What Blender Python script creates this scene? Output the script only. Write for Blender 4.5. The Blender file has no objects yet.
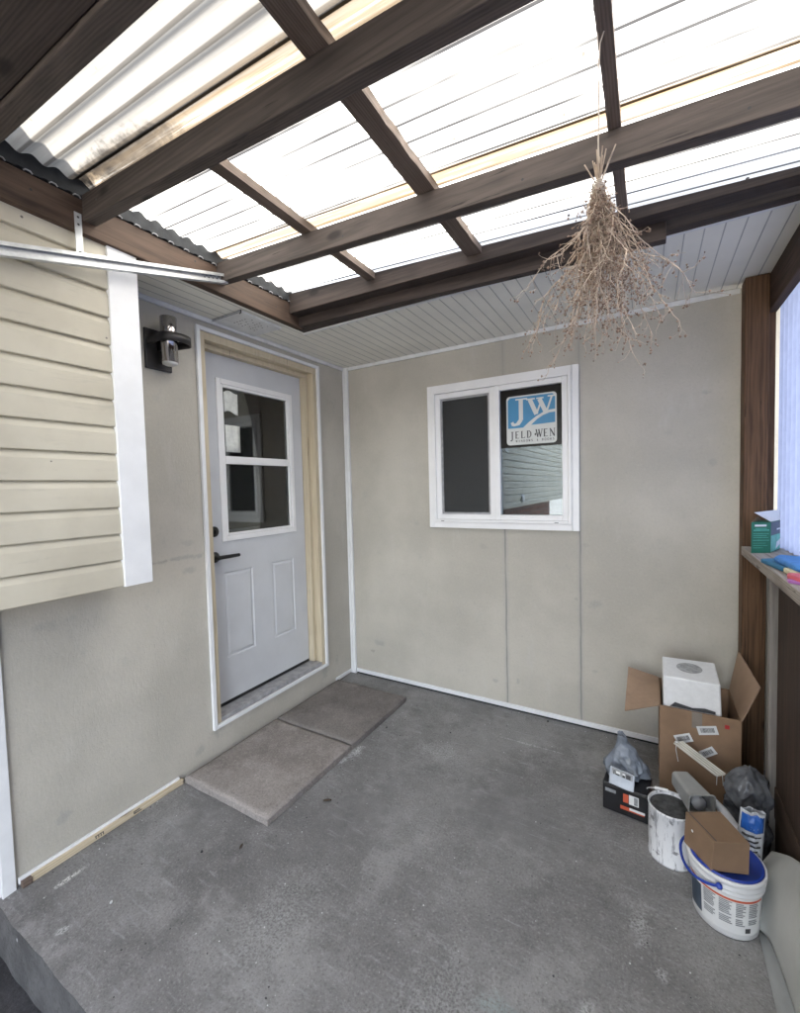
import bpy, bmesh, math, random
from mathutils import Vector, Matrix, noise
C = bpy.context.scene.collection
S = bpy.context.scene
R = math.radians
random.seed(7)
# ---------------------------------------------------------------- camera, sky, sun, exposure
cd = bpy.data.cameras.new('camera'); cam = bpy.data.objects.new('camera', cd); C.objects.link(cam)
cam.location = (2.0452, -2.6943, 1.4605); cam.rotation_euler = (1.5256, 0.0256, 0.5265)
cd.sensor_fit = 'HORIZONTAL'; cd.sensor_width = 36; cd.lens = 36*427.136/800
cd.clip_start = 0.02; cd.clip_end = 800
S.camera = cam
w = bpy.data.worlds.new('World'); S.world = w; w.use_nodes = True
nt = w.node_tree; bg = nt.nodes['Background']; sk = nt.nodes.new('ShaderNodeTexSky')
sk.sky_type = 'NISHITA'; sk.sun_disc = False; sk.sun_elevation = R(43); sk.sun_rotation = R(-18.7)
sk.air_density = 1.0; sk.dust_density = 2.5; sk.ozone_density = 1.0
hs = nt.nodes.new('ShaderNodeHueSaturation'); hs.inputs['Saturation'].default_value = .36   # thin bright haze
nt.links.new(sk.outputs[0], hs.inputs['Color']); nt.links.new(hs.outputs[0], bg.inputs[0]); bg.inputs[1].default_value = 0.15
sd = bpy.data.lights.new('sun', 'SUN'); sd.energy = 4.6; sd.angle = R(0.6); sd.color = (1, .93, .82)
sun = bpy.data.objects.new('sun', sd); C.objects.link(sun)
sun.rotation_euler = Vector((-.234, .693, .681)).to_track_quat('Z', 'Y').to_euler()
S.view_settings.view_transform = 'Standard'; S.view_settings.look = 'None'
S.view_settings.gamma = 1; S.view_settings.use_curve_mapping = False
S.view_settings.exposure = 3.62
S.render.engine = 'CYCLES'
S.cycles.use_adaptive_sampling = True; S.cycles.adaptive_threshold = .02
S.cycles.max_bounces = 8; S.cycles.diffuse_bounces = 5; S.cycles.transmission_bounces = 6; S.cycles.transparent_max_bounces = 12
S.cycles.use_denoising = True

# ---------------------------------------------------------------- materials
class N:
    def __init__(s, name, org=None):
        s.m = bpy.data.materials.new(name); s.m.use_nodes = True
        s.t = s.m.node_tree; s.b = s.t.nodes['Principled BSDF']; s.out = s.t.nodes['Material Output']
        s.co = s.t.nodes.new('ShaderNodeTexCoord').outputs['Object']
        if org: s.co = s.map(loc=org)      # porch coordinates for parts of a thing whose base is at org
    def L(s, a, b): s.t.links.new(a, b)
    def new(s, k): return s.t.nodes.new(k)
    def map(s, scale=(1,1,1), loc=(0,0,0), rot=(0,0,0), co=None):
        n = s.new('ShaderNodeMapping'); n.inputs['Scale'].default_value = scale; n.inputs['Location'].default_value = loc
        n.inputs['Rotation'].default_value = rot
        s.L(co or s.co, n.inputs[0]); return n.outputs[0]
    def noise(s, scale, detail=4, rough=.55, co=None, dist=0):
        n = s.new('ShaderNodeTexNoise'); n.inputs['Scale'].default_value = scale; n.inputs['Detail'].default_value = detail
        n.inputs['Roughness'].default_value = rough; n.inputs['Distortion'].default_value = dist
        s.L(co or s.co, n.inputs['Vector']); return n.outputs[0]
    def voro(s, scale, co=None, feat='F1'):
        n = s.new('ShaderNodeTexVoronoi'); n.inputs['Scale'].default_value = scale; n.feature = feat
        s.L(co or s.co, n.inputs['Vector']); return n.outputs['Distance']
    def ramp(s, fac, a, b, va=0., vb=1.):
        n = s.new('ShaderNodeMapRange'); n.interpolation_type = 'SMOOTHSTEP'; s.L(fac, n.inputs[0])
        for i, v in enumerate((a, b, va, vb)): n.inputs[i+1].default_value = v
        return n.outputs[0]
    def math(s, op, a, b=None, c=None):
        n = s.new('ShaderNodeMath'); n.operation = op
        for i, v in enumerate((a, b, c)):
            if v is None: continue
            if isinstance(v, (int, float)): n.inputs[i].default_value = v
            else: s.L(v, n.inputs[i])
        return n.outputs[0]
    def mix(s, fac, a, b):
        n = s.new('ShaderNodeMix'); n.data_type = 'RGBA'
        if isinstance(fac, (int, float)): n.inputs[0].default_value = fac
        else: s.L(fac, n.inputs[0])
        for i, v in ((6, a), (7, b)):
            if isinstance(v, tuple): n.inputs[i].default_value = (*v, 1)
            else: s.L(v, n.inputs[i])
        return n.outputs[2]
    def sep(s):
        n = s.new('ShaderNodeSeparateXYZ'); s.L(s.co, n.inputs[0]); return n.outputs
    def blob(s, c, r, amp=.9, ns=9, soft=.5):
        # irregular patch centred on c with radii r
        mp = s.map(scale=tuple(1/q for q in r), loc=tuple(-a/q for a, q in zip(c, r)))
        ln = s.new('ShaderNodeVectorMath'); ln.operation = 'LENGTH'; s.L(mp, ln.inputs[0])
        n = s.noise(ns, 5, .65)
        v = s.math('ADD', ln.outputs['Value'], s.math('MULTIPLY', s.math('SUBTRACT', n, .5), amp*3))
        return s.ramp(v, 1, 1-soft, 0, 1)
    def bump(s, h, strength=.3, dist=.002, normal=None):
        n = s.new('ShaderNodeBump'); n.inputs['Strength'].default_value = strength; n.inputs['Distance'].default_value = dist
        s.L(h, n.inputs['Height'])
        if normal: s.L(normal, n.inputs['Normal'])
        s.L(n.outputs[0], s.b.inputs['Normal']); return n.outputs[0]
    def col(s, c):
        if isinstance(c, tuple): s.b.inputs['Base Color'].default_value = (*c, 1)
        else: s.L(c, s.b.inputs['Base Color'])
    def rough(s, v):
        if isinstance(v, (int, float)): s.b.inputs['Roughness'].default_value = v
        else: s.L(v, s.b.inputs['Roughness'])
    def metal(s, v): s.b.inputs['Metallic'].default_value = v
    def spec(s, v): s.b.inputs['Specular IOR Level'].default_value = v

def plain(name, c, rough=.5, var=.15, ns=14, bump=.08, metal=0, spec=.5, bs=60):
    n = N(name); f = n.noise(ns, 5, .6)
    d = tuple(x*(1-var) for x in c); e = tuple(min(1, x*(1+var)) for x in c)
    n.col(n.mix(n.ramp(f, .3, .7), d, e)); n.rough(rough); n.metal(metal); n.spec(spec)
    if bump: n.bump(n.noise(bs, 3), bump, .002)
    return n.m

def wood(name, axis, dark, light, rough=.7, knots=True, fine=1., spec=.3):
    n = N(name)
    sc = [26, 26, 26]; sc[axis] = 1.6
    st = n.map(scale=tuple(sc)); g = n.noise(1.0*fine, 6, .62, st, 1.2)
    sc2 = [150, 150, 150]; sc2[axis] = 5
    f = n.noise(1.0, 3, .6, n.map(scale=tuple(sc2)))
    sc3 = [9, 9, 9]; sc3[axis] = .8
    wv = n.new('ShaderNodeTexWave'); wv.wave_type = 'RINGS'; wv.rings_direction = 'XYZ'[axis]
    wv.inputs['Scale'].default_value = 5; wv.inputs['Distortion'].default_value = 5; wv.inputs['Detail'].default_value = 2.5
    wv.inputs['Detail Scale'].default_value = .9
    n.L(n.map(scale=tuple(sc3)), wv.inputs['Vector'])
    t = n.math('MULTIPLY_ADD', wv.outputs['Fac'], .16, n.math('MULTIPLY_ADD', g, .72, n.math('MULTIPLY', f, .25)))
    c = n.mix(n.ramp(t, .28, .85), dark, light)
    if knots:
        ks = [7, 7, 7]; ks[axis] = 3.1
        k = n.ramp(n.voro(1.0, n.map(scale=tuple(ks), loc=(.3, .7, .2))), .15, .06)
        c = n.mix(n.math('MULTIPLY', k, .8), c, tuple(x*.35 for x in dark))
    bl = n.ramp(n.noise(3.2, 3), .55, .75, 0, .35)
    c = n.mix(bl, c, tuple(x*.6 for x in dark))
    ck = n.noise(1, 4, .6, n.map(scale=tuple(q*2.2 for q in sc), loc=(4, 4, 4))); c = n.mix(n.ramp(ck, .66, .72, 0, .8), c, tuple(x*.3 for x in dark))
    n.col(c); n.rough(rough); n.spec(spec); n.bump(n.math('ADD', g, n.math('MULTIPLY', f, .5)), .45, .002)
    return n.m

DK, LT = (.038, .031, .027), (.100, .079, .068)
W_x = wood('stained_wood_along_x', 0, DK, LT)
W_y = wood('stained_wood_along_y', 1, (.036, .024, .017), (.105, .068, .048))
W_yd = wood('grey_brown_batten_wood', 1, (.085, .062, .048), (.20, .15, .12))
W_xd = wood('old_dark_wood_along_x', 0, (.022, .017, .015), (.07, .052, .045))
W_post = wood('post_wood', 2, (.050, .026, .013), (.160, .088, .046))
W_rh = wood('dark_rail_wood', 1, (.03, .018, .013), (.085, .05, .035))
W_pine = wood('pale_pine', 2, (.47, .40, .285), (.60, .53, .39), .6, False)
W_piney = wood('pale_pine_strip', 1, (.44, .36, .24), (.66, .57, .42), .6)
W_ledge = wood('weathered_ledge_wood', 1, (.17, .14, .12), (.42, .38, .34))
W_ply = wood('dark_plywood', 2, (.028, .017, .012), (.065, .04, .028), .75)
W_stud = wood('grey_stud', 2, (.12, .11, .10), (.26, .24, .22))

def wall_mat(name, org, seams=(), blobs=()):
    n = N(name, org); xyz = n.sep()
    big = n.noise(1.4, 4, .6); med = n.noise(9, 5, .7)
    c = n.mix(n.ramp(big, .35, .7), (.412, .390, .338), (.505, .478, .418))
    c = n.mix(n.ramp(med, .58, .72, 0, .28), c, (.33, .33, .31))
    # smudges and scuffs
    sm = n.noise(5.5, 6, .72, n.map(loc=(3, 1, 7)))
    c = n.mix(n.ramp(sm, .665, .74, 0, .5), c, (.24, .24, .235))
    for (cc, r, k, colr) in blobs:
        c = n.mix(n.math('MULTIPLY', n.blob(cc, r, 1.3, 16, .8), k*.6), c, colr)
    gr = n.noise(70, 3, .7); c = n.mix(n.ramp(gr, .5, .75, 0, .22), c, (.28, .275, .26)); c = n.mix(n.ramp(gr, .45, .25, 0, .25), c, (.56, .55, .52))
    sc_ = n.noise(1, 5, .7, n.map(scale=(6, 6, 2), loc=(8, 3, 1))); c = n.mix(n.ramp(sc_, .56, .7, 0, .22), c, (.54, .53, .50))
    wob = n.math('MULTIPLY', n.math('SUBTRACT', n.noise(6, 3), .5), .012)
    for sx in seams:
        d = n.math('ABSOLUTE', n.math('SUBTRACT', n.math('ADD', xyz[0], wob), sx))
        fade = n.ramp(n.noise(4, 3, .6, n.map(loc=(sx, 2, 2))), .3, .6, .45, .95)
        if 'back' in name: fade = n.math('MULTIPLY', fade, n.ramp(xyz[2], 2.12, 2.10, .3, 1))
        c = n.mix(n.math('MULTIPLY', n.ramp(d, .007, .003), fade), c, (.235, .235, .225))
        c = n.mix(n.math('MULTIPLY', n.ramp(d, .03, .0), .22), c, (.29, .29, .275))
    n.col(c); n.rough(.62); n.spec(.35)
    # embossed cedar-grain texture of the cement boards
    st = n.map(scale=(48, 48, 16)); e = n.noise(1., 5, .6, st, 1.6)
    n.bump(n.math('ADD', e, n.math('MULTIPLY', n.noise(130, 3), .6)), .36, .003)
    return n.m
G1, G2, G3 = (.27, .27, .26), (.48, .46, .42), (.17, .17, .165)
WALL_L = wall_mat('greige_cement_board', (0, -1.0, 0), (), [
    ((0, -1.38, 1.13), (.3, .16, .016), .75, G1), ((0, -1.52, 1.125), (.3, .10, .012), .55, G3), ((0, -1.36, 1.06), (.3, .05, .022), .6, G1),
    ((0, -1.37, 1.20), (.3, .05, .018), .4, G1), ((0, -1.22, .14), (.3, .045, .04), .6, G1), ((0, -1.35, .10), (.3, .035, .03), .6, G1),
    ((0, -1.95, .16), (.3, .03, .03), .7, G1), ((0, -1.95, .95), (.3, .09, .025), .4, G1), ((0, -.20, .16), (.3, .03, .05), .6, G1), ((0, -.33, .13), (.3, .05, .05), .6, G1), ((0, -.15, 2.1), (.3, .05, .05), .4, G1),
    ((0, -1.75, .45), (.3, .2, .06), .25, G2)])
WALL_B = wall_mat('greige_cement_board_back', (1.2, 0, 0), (1.25, 1.697), [
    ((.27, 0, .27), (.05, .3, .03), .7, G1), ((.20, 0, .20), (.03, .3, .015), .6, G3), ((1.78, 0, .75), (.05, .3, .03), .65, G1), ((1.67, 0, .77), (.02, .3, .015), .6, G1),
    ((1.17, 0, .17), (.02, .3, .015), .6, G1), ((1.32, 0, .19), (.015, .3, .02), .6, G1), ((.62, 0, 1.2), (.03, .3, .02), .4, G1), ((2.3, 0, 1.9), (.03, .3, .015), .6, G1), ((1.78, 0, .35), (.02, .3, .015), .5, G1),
    ((2.33, 0, 1.55), (.03, .3, .02), .5, G1), ((1.72, 0, 1.1), (.04, .3, .02), .45, G1), ((1.1, 0, 1.06), (.03, .3, .03), .45, G1)])

def concrete(name, lo, hi, paver=False):
    n = N(name)
    big = n.noise(1.1, 6, .65); med = n.noise(7, 6, .7); fine = n.noise(120, 3, .7)
    c = n.mix(n.ramp(big, .33, .68), lo, hi)
    c = n.mix(n.ramp(med, .45, .75, 0, .35), c, tuple(x*1.35 for x in hi))
    c = n.mix(n.ramp(n.noise(4, 5, .7, n.map(loc=(5, 2, 0))), .52, .7, 0, .5), c, tuple(x*.7 for x in lo))
    sp = n.voro(150); ch = n.noise(70, 2)
    c = n.mix(n.ramp(n.noise(26, 5, .75, n.map(loc=(2, 9, 0))), .52, .72, 0, .28), c, tuple(x*1.6 for x in hi))
    c = n.mix(n.ramp(n.noise(17, 5, .75, n.map(loc=(7, 1, 0))), .54, .72, 0, .35), c, tuple(x*.6 for x in lo))
    c = n.mix(n.ramp(n.noise(2.6, 6, .72, n.map(loc=(1, 4, 0))), .5, .68, 0, .45), c, tuple(min(1, x*1.5) for x in hi))
    c = n.mix(n.ramp(fine, .52, .68, 0, .42), c, tuple(x*.45 for x in lo))
    c = n.mix(n.math('MULTIPLY', n.ramp(fine, .44, .32), .32), c, tuple(min(1, x*1.9) for x in hi))
    c = n.mix(n.math('MULTIPLY', n.ramp(sp, .16, .06), n.ramp(ch, .5, .6)), c, tuple(x*.4 for x in lo))
    if not paver:
        WH = (.58, .59, .59)
        for cc, r, k, colr in [((.645, -.84, 0), (.035, .08, 1), .95, WH), ((.62, -.93, 0), (.04, .04, 1), .7, WH), ((.13, -1.99, 0), (.016, .065, 1), 1, (.75, .75, .72)),
                            ((.34, -2.10, 0), (.02, .03, 1), .8, WH), ((1.55, -1.75, 0), (.2, .32, 1), .22, WH), ((1.40, -1.93, 0), (.02, .04, 1), .8, WH), ((1.36, -1.83, 0), (.03, .025, 1), .7, WH), ((1.55, -1.98, 0), (.09, .035, 1), .35, WH), ((1.7, -1.6, 0), (.12, .05, 1), .35, (.22, .34, .34)), ((2.02, -1.15, 0), (.04, .10, 1), .45, WH), ((2.08, -1.28, 0), (.02, .03, 1), .5, WH),
                            ((1.05, -.62, 0), (.2, .10, 1), .26, WH), ((1.45, -.33, 0), (.25, .008, 1), .7, WH), ((1.9, -1.5, 0), (.03, .06, 1), .5, WH), ((.95, -1.7, 0), (.16, .3, 1), .18, WH),
                            ((.9, -1.2, 0), (.25, .3, 1), .35, (.075, .078, .082)), ((1.5, -.9, 0), (.45, .25, 1), .4, (.085, .087, .09)), ((.3, -1.6, 0), (.12, .2, 1), .35, (.09, .09, .092))]:
            c = n.mix(n.math('MULTIPLY', n.math('MULTIPLY', n.blob(cc, r, .7, 22, .9), n.ramp(fine, .62, .42)), k), c, colr)
        fl = n.voro(24, n.map(loc=(.2, .4, 0))); fm = n.noise(11, 2, .5, n.map(loc=(9, 0, 0)))
        c = n.mix(n.math('MULTIPLY', n.ramp(fl, .085, .05), n.ramp(fm, .56, .6)), c, WH)
        fl2 = n.voro(17, n.map(loc=(4, 8, 0))); c = n.mix(n.math('MULTIPLY', n.ramp(fl2, .06, .04), n.ramp(fm, .5, .46)), c, (.03, .03, .03))
        st = n.noise(1, 5, .7, n.map(scale=(6, 40, 1), rot=(0, 0, R(55))))
        c = n.mix(n.ramp(st, .56, .72, 0, .38), c, (.40, .41, .42))
        n.rough(n.ramp(big, .3, .7, .48, .72))
    else: n.rough(.75)
    n.col(c); n.spec(.35)
    h = n.math('ADD', n.math('MULTIPLY', med, 1.2), n.math('ADD', fine, n.math('MULTIPLY', n.ramp(sp, .2, .0), -.8)))
    n.bump(h, .5, .003); return n.m
CONC = concrete('porch_concrete', (.140, .138, .137), (.240, .237, .236))
PAVE = concrete('paver_concrete', (.20, .178, .165), (.29, .265, .25), True)
PAVE2 = concrete('dark_paver_concrete', (.135, .122, .115), (.205, .188, .175), True)
GROUND = concrete('yard_concrete', (.22, .21, .20), (.32, .31, .29), True)  # unseen yard made pale to bounce sunlight into the porch

WHITE = plain('white_pvc_trim', (.74, .75, .76), .42, .04, 8, .05)
WHITE_OLD = plain('dusty_white_trim', (.66, .67, .67), .5, .1, 12, .06)
VINYL = plain('white_window_vinyl', (.80, .80, .80), .35, .03, 6, .03)
DOORW = plain('primed_door_steel', (.56, .575, .595), .38, .04, 4, .03)
SIDE = plain('cream_vinyl_siding', (.48, .445, .355), .5, .09, 3.5, .12, bs=140)
n = N('cream_vinyl_siding'); c = n.mix(n.ramp(n.noise(3.5, 5, .6), .3, .7), (.455, .42, .335), (.535, .50, .405))
c = n.mix(n.ramp(n.noise(1, 5, .7, n.map(scale=(9, 5, 30))), .56, .72, 0, .35), c, (.33, .31, .26))
c = n.mix(n.ramp(n.voro(10), .05, .03), c, (.12, .11, .10)); n.col(c); n.rough(.5); n.bump(n.noise(1, 4, .6, n.map(scale=(120, 14, 120))), .12, .002); SIDE = n.m
SOFF = plain('grey_white_soffit', (.74, .725, .66), .55, .05, 3, .05)
GROOVE = plain('soffit_groove_shadow_line', (.42, .42, .39), .7, .1)
GALV = plain('galvanised_steel', (.62, .64, .65), .38, .12, 30, .1, metal=.55)
BLACK = plain('black_metal', (.022, .02, .02), .45, .2, 20, .05)
HARDW = plain('matte_black_hardware', (.012, .012, .012), .4, .2)
CHROME = plain('smoked_chrome', (.42, .40, .40), .1, .05, 4, 0, metal=1)
LENS = plain('frosted_lamp_lens', (.62, .62, .60), .4, .05)
FOAM = plain('black_foam_closure', (.028, .03, .033), .9, .25, 30, .3)
THRESH = plain('grey_aluminium_threshold', (.30, .30, .31), .5, .2, 25, .1)
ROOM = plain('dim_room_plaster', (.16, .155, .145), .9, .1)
CARD = plain('brown_cardboard', (.235, .150, .092), .8, .1, 9, .15, bs=90)
CARD2 = plain('small_carton_cardboard', (.20, .128, .078), .8, .08, 9, .1, bs=90)
CARDIN = plain('pale_cardboard_inside', (.30, .205, .14), .8, .1, 9, .15, bs=90)
TAPE = plain('clear_packing_tape', (.24, .21, .18), .2, .1)
PAPER = plain('white_paper_label', (.66, .67, .67), .6, .05)
INK = plain('dark_label_print', (.05, .05, .055), .7, .2)
GREYINK = plain('grey_label_print', (.26, .27, .28), .7, .2, 90)
FOAMW = plain('white_polystyrene', (.74, .75, .76), .7, .04, 40, .15)
BLUE = plain('bright_blue_plastic', (.015, .045, .30), .35, .15, 10, .05)
BLUE2 = plain('sky_blue_foam', (.06, .22, .55), .8, .12, 60, .4, bs=200)
TEAL = plain('teal_blue_foam', (.04, .17, .30), .85, .15, 60, .4, bs=200)
CREAM = plain('cream_foam_block', (.62, .58, .40), .85, .1, 50, .3)
PINK = plain('pink_red_plastic', (.60, .10, .13), .45, .1)
PURP = plain('purple_plastic', (.35, .13, .38), .45, .1)
GREEN = plain('green_carton', (.012, .13, .075), .5, .15, 12, .05)
DKBL = plain('dark_slate_carton', (.05, .07, .10), .5, .15)
LTGR = plain('mint_carton_print', (.10, .42, .32), .5, .2, 30)
ORANGE = plain('orange_red_print', (.50, .09, .04), .5, .1)
REDP = plain('red_print', (.45, .03, .03), .5, .1)
SCREEN = None
def glassy(name, tint, fac, rough=0.0, gl=(1,1,1)):
    n = N(name); g = n.new('ShaderNodeBsdfGlossy'); g.inputs['Roughness'].default_value = rough; g.inputs[0].default_value = (*gl, 1)
    t = n.new('ShaderNodeBsdfTransparent'); t.inputs[0].default_value = (*tint, 1)
    lw = n.new('ShaderNodeFresnel'); lw.inputs['IOR'].default_value = 1.5
    f = n.math('ADD', n.math('MULTIPLY', lw.outputs[0], 1.2), fac)
    mx = n.new('ShaderNodeMixShader'); n.L(f, mx.inputs[0]); n.L(t.outputs[0], mx.inputs[1]); n.L(g.outputs[0], mx.inputs[2])
    n.L(mx.outputs[0], n.out.inputs[0]); return n.m
GLASS = glassy('window_glass', (.62, .66, .66), .07, 0, (.80,.90,1.0))
GLASSD = glassy('door_glass', (.62, .64, .62), .03)
n = N('insect_screen_mesh'); n.col((.05, .052, .052)); n.rough(.8)
t = n.new('ShaderNodeBsdfTransparent'); mx = n.new('ShaderNodeMixShader'); mx.inputs[0].default_value = .62
n.L(t.outputs[0], mx.inputs[1]); n.L(n.b.outputs[0], mx.inputs[2]); n.L(mx.outputs[0], n.out.inputs[0]); SCREEN = n.m
n = N('dark_sticker_film'); n.col((.010, .009, .008)); n.rough(.25); n.spec(.2); FILM = n.m
STB = plain('sticker_blue', (.035, .22, .42), .35, .06, 5, 0)
STW = plain('sticker_off_white', (.60, .62, .60), .4, .03, 5, 0)

def milky(name, colr, k, rough=.25, var=.1, ns=20, bump=0):
    n = N(name); c = n.mix(n.ramp(n.noise(ns, 4), .3, .7), tuple(x*(1-var) for x in colr), colr)
    n.col(c); n.rough(rough); tr = n.new('ShaderNodeBsdfTranslucent'); n.L(c, tr.inputs[0])
    if bump: n.bump(n.noise(60, 4), bump, .004)
    mx = n.new('ShaderNodeMixShader'); mx.inputs[0].default_value = k
    n.L(n.b.outputs[0], mx.inputs[1]); n.L(tr.outputs[0], mx.inputs[2]); n.L(mx.outputs[0], n.out.inputs[0]); return n.m
WALLP = milky('translucent_bluish_panel', (.20, .235, .36), .72)
BAGG = milky('grey_plastic_bag', (.30, .34, .40), .3, .22, .35, 18, .5)
BAGD = milky('dark_grey_plastic_bag', (.17, .18, .20), .3, .16, .5, 22, .6)
SACK = milky('white_plastic_sack', (.62, .64, .68), .2, .3, .2, 18, .2)
TUB = milky('cloudy_plastic_tub', (.50, .51, .50), .45, .2, .1)
SHEETM = plain('pale_grey_vinyl_sheet', (.46, .47, .45), .6, .06, 5, .1)
SHEETU = plain('grey_felt_backing', (.26, .27, .27), .8, .1, 9, .1)
DRY = plain('dried_plant_stems', (.50, .40, .31), .85, .3, 30, 0)
DRY2 = plain('dried_seed_heads', (.24, .165, .12), .9, .4, 40, 0)
TWINE = plain('pale_twine', (.55, .48, .40), .8, .1, 60, .1)

def roof_mat():
    n = N('clear_corrugated_pvc', (1.6, -2, 2.4)); xyz = n.sep()
    st = n.noise(1, 5, .65, n.map(scale=(1.4, 38, 1)))
    sm = n.noise(1, 4, .6, n.map(scale=(5, 16, 1), loc=(2, 5, 0)))
    c = n.mix(n.ramp(st, .42, .8, 0, .55), (.42, .42, .41), (.13, .13, .133))
    # rib shading painted as a thin dark line along each valley
    ph = n.math('FRACT', n.math('MULTIPLY', n.math('ADD', xyz[1], 10), 1/.068))
    ln = n.ramp(n.math('ABSOLUTE', n.math('SUBTRACT', ph, .5)), .10, .055)
    brk = n.ramp(n.noise(1, 3, .6, n.map(scale=(2.2, 9, 1))), .35, .6, .8, 1)
    c = n.mix(n.math('MULTIPLY', n.math('MULTIPLY', ln, brk), .97), c, (.010, .010, .011))
    # older milky sheet nearest the yard
    old = n.ramp(xyz[1], -1.88, -1.90); c = n.mix(n.math('MULTIPLY', old, .9), c, n.mix(n.ramp(st, .3, .7), (.027, .0262, .025), (.018, .0162, .0142)))
    # amber staining plus light bounced off the rafters, painted where sheets lap
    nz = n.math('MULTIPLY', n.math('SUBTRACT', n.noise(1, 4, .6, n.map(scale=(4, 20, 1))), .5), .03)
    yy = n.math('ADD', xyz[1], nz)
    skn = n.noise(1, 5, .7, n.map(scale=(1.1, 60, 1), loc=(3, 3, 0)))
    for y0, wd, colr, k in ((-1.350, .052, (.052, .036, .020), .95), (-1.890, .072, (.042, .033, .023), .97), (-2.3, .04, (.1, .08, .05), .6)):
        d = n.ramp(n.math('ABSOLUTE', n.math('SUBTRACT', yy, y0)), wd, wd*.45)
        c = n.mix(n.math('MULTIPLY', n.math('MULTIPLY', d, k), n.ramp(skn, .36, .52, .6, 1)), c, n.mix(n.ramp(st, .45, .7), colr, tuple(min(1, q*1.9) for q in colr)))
    # black mould near the house by the middle rafter
    mo = n.blob((.60, -1.905, 2.53), (.34, .070, 1), .45, 26, .5)
    c = n.mix(n.math('MULTIPLY', mo, n.ramp(sm, .3, .62, .98, .55)), c, (.0035, .0035, .0037))
    # specks of debris
    v = n.voro(14); c = n.mix(n.math('MULTIPLY', n.ramp(v, .085, .06), n.ramp(sm, .45, .5)), c, (.05, .045, .04))
    n.col(c); n.rough(.5); n.spec(.25)
    tr = n.new('ShaderNodeBsdfTranslucent'); n.L(c, tr.inputs[0])
    mx = n.new('ShaderNodeMixShader'); mx.inputs[0].default_value = .86
    n.L(n.b.outputs[0], mx.inputs[1]); n.L(tr.outputs[0], mx.inputs[2]); n.L(mx.outputs[0], n.out.inputs[0]); return n.m
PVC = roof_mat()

def brick_mat():
    n = N('red_brick'); b = n.new('ShaderNodeTexBrick'); x_ = n.sep(); cb = n.new('ShaderNodeCombineXYZ'); n.L(x_[1], cb.inputs[0]); n.L(x_[2], cb.inputs[1]); n.L(cb.outputs[0], b.inputs[0])
    b.inputs['Scale'].default_value = 2.3; b.inputs['Color1'].default_value = (.16, .07, .05, 1); b.inputs['Color2'].default_value = (.24, .11, .08, 1)
    b.inputs['Mortar'].default_value = (.2, .19, .18, 1); n.L(b.outputs[0], n.b.inputs[0]); n.rough(.85); n.bump(n.noise(50), .3); return n.m
BRICK = brick_mat()

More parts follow.
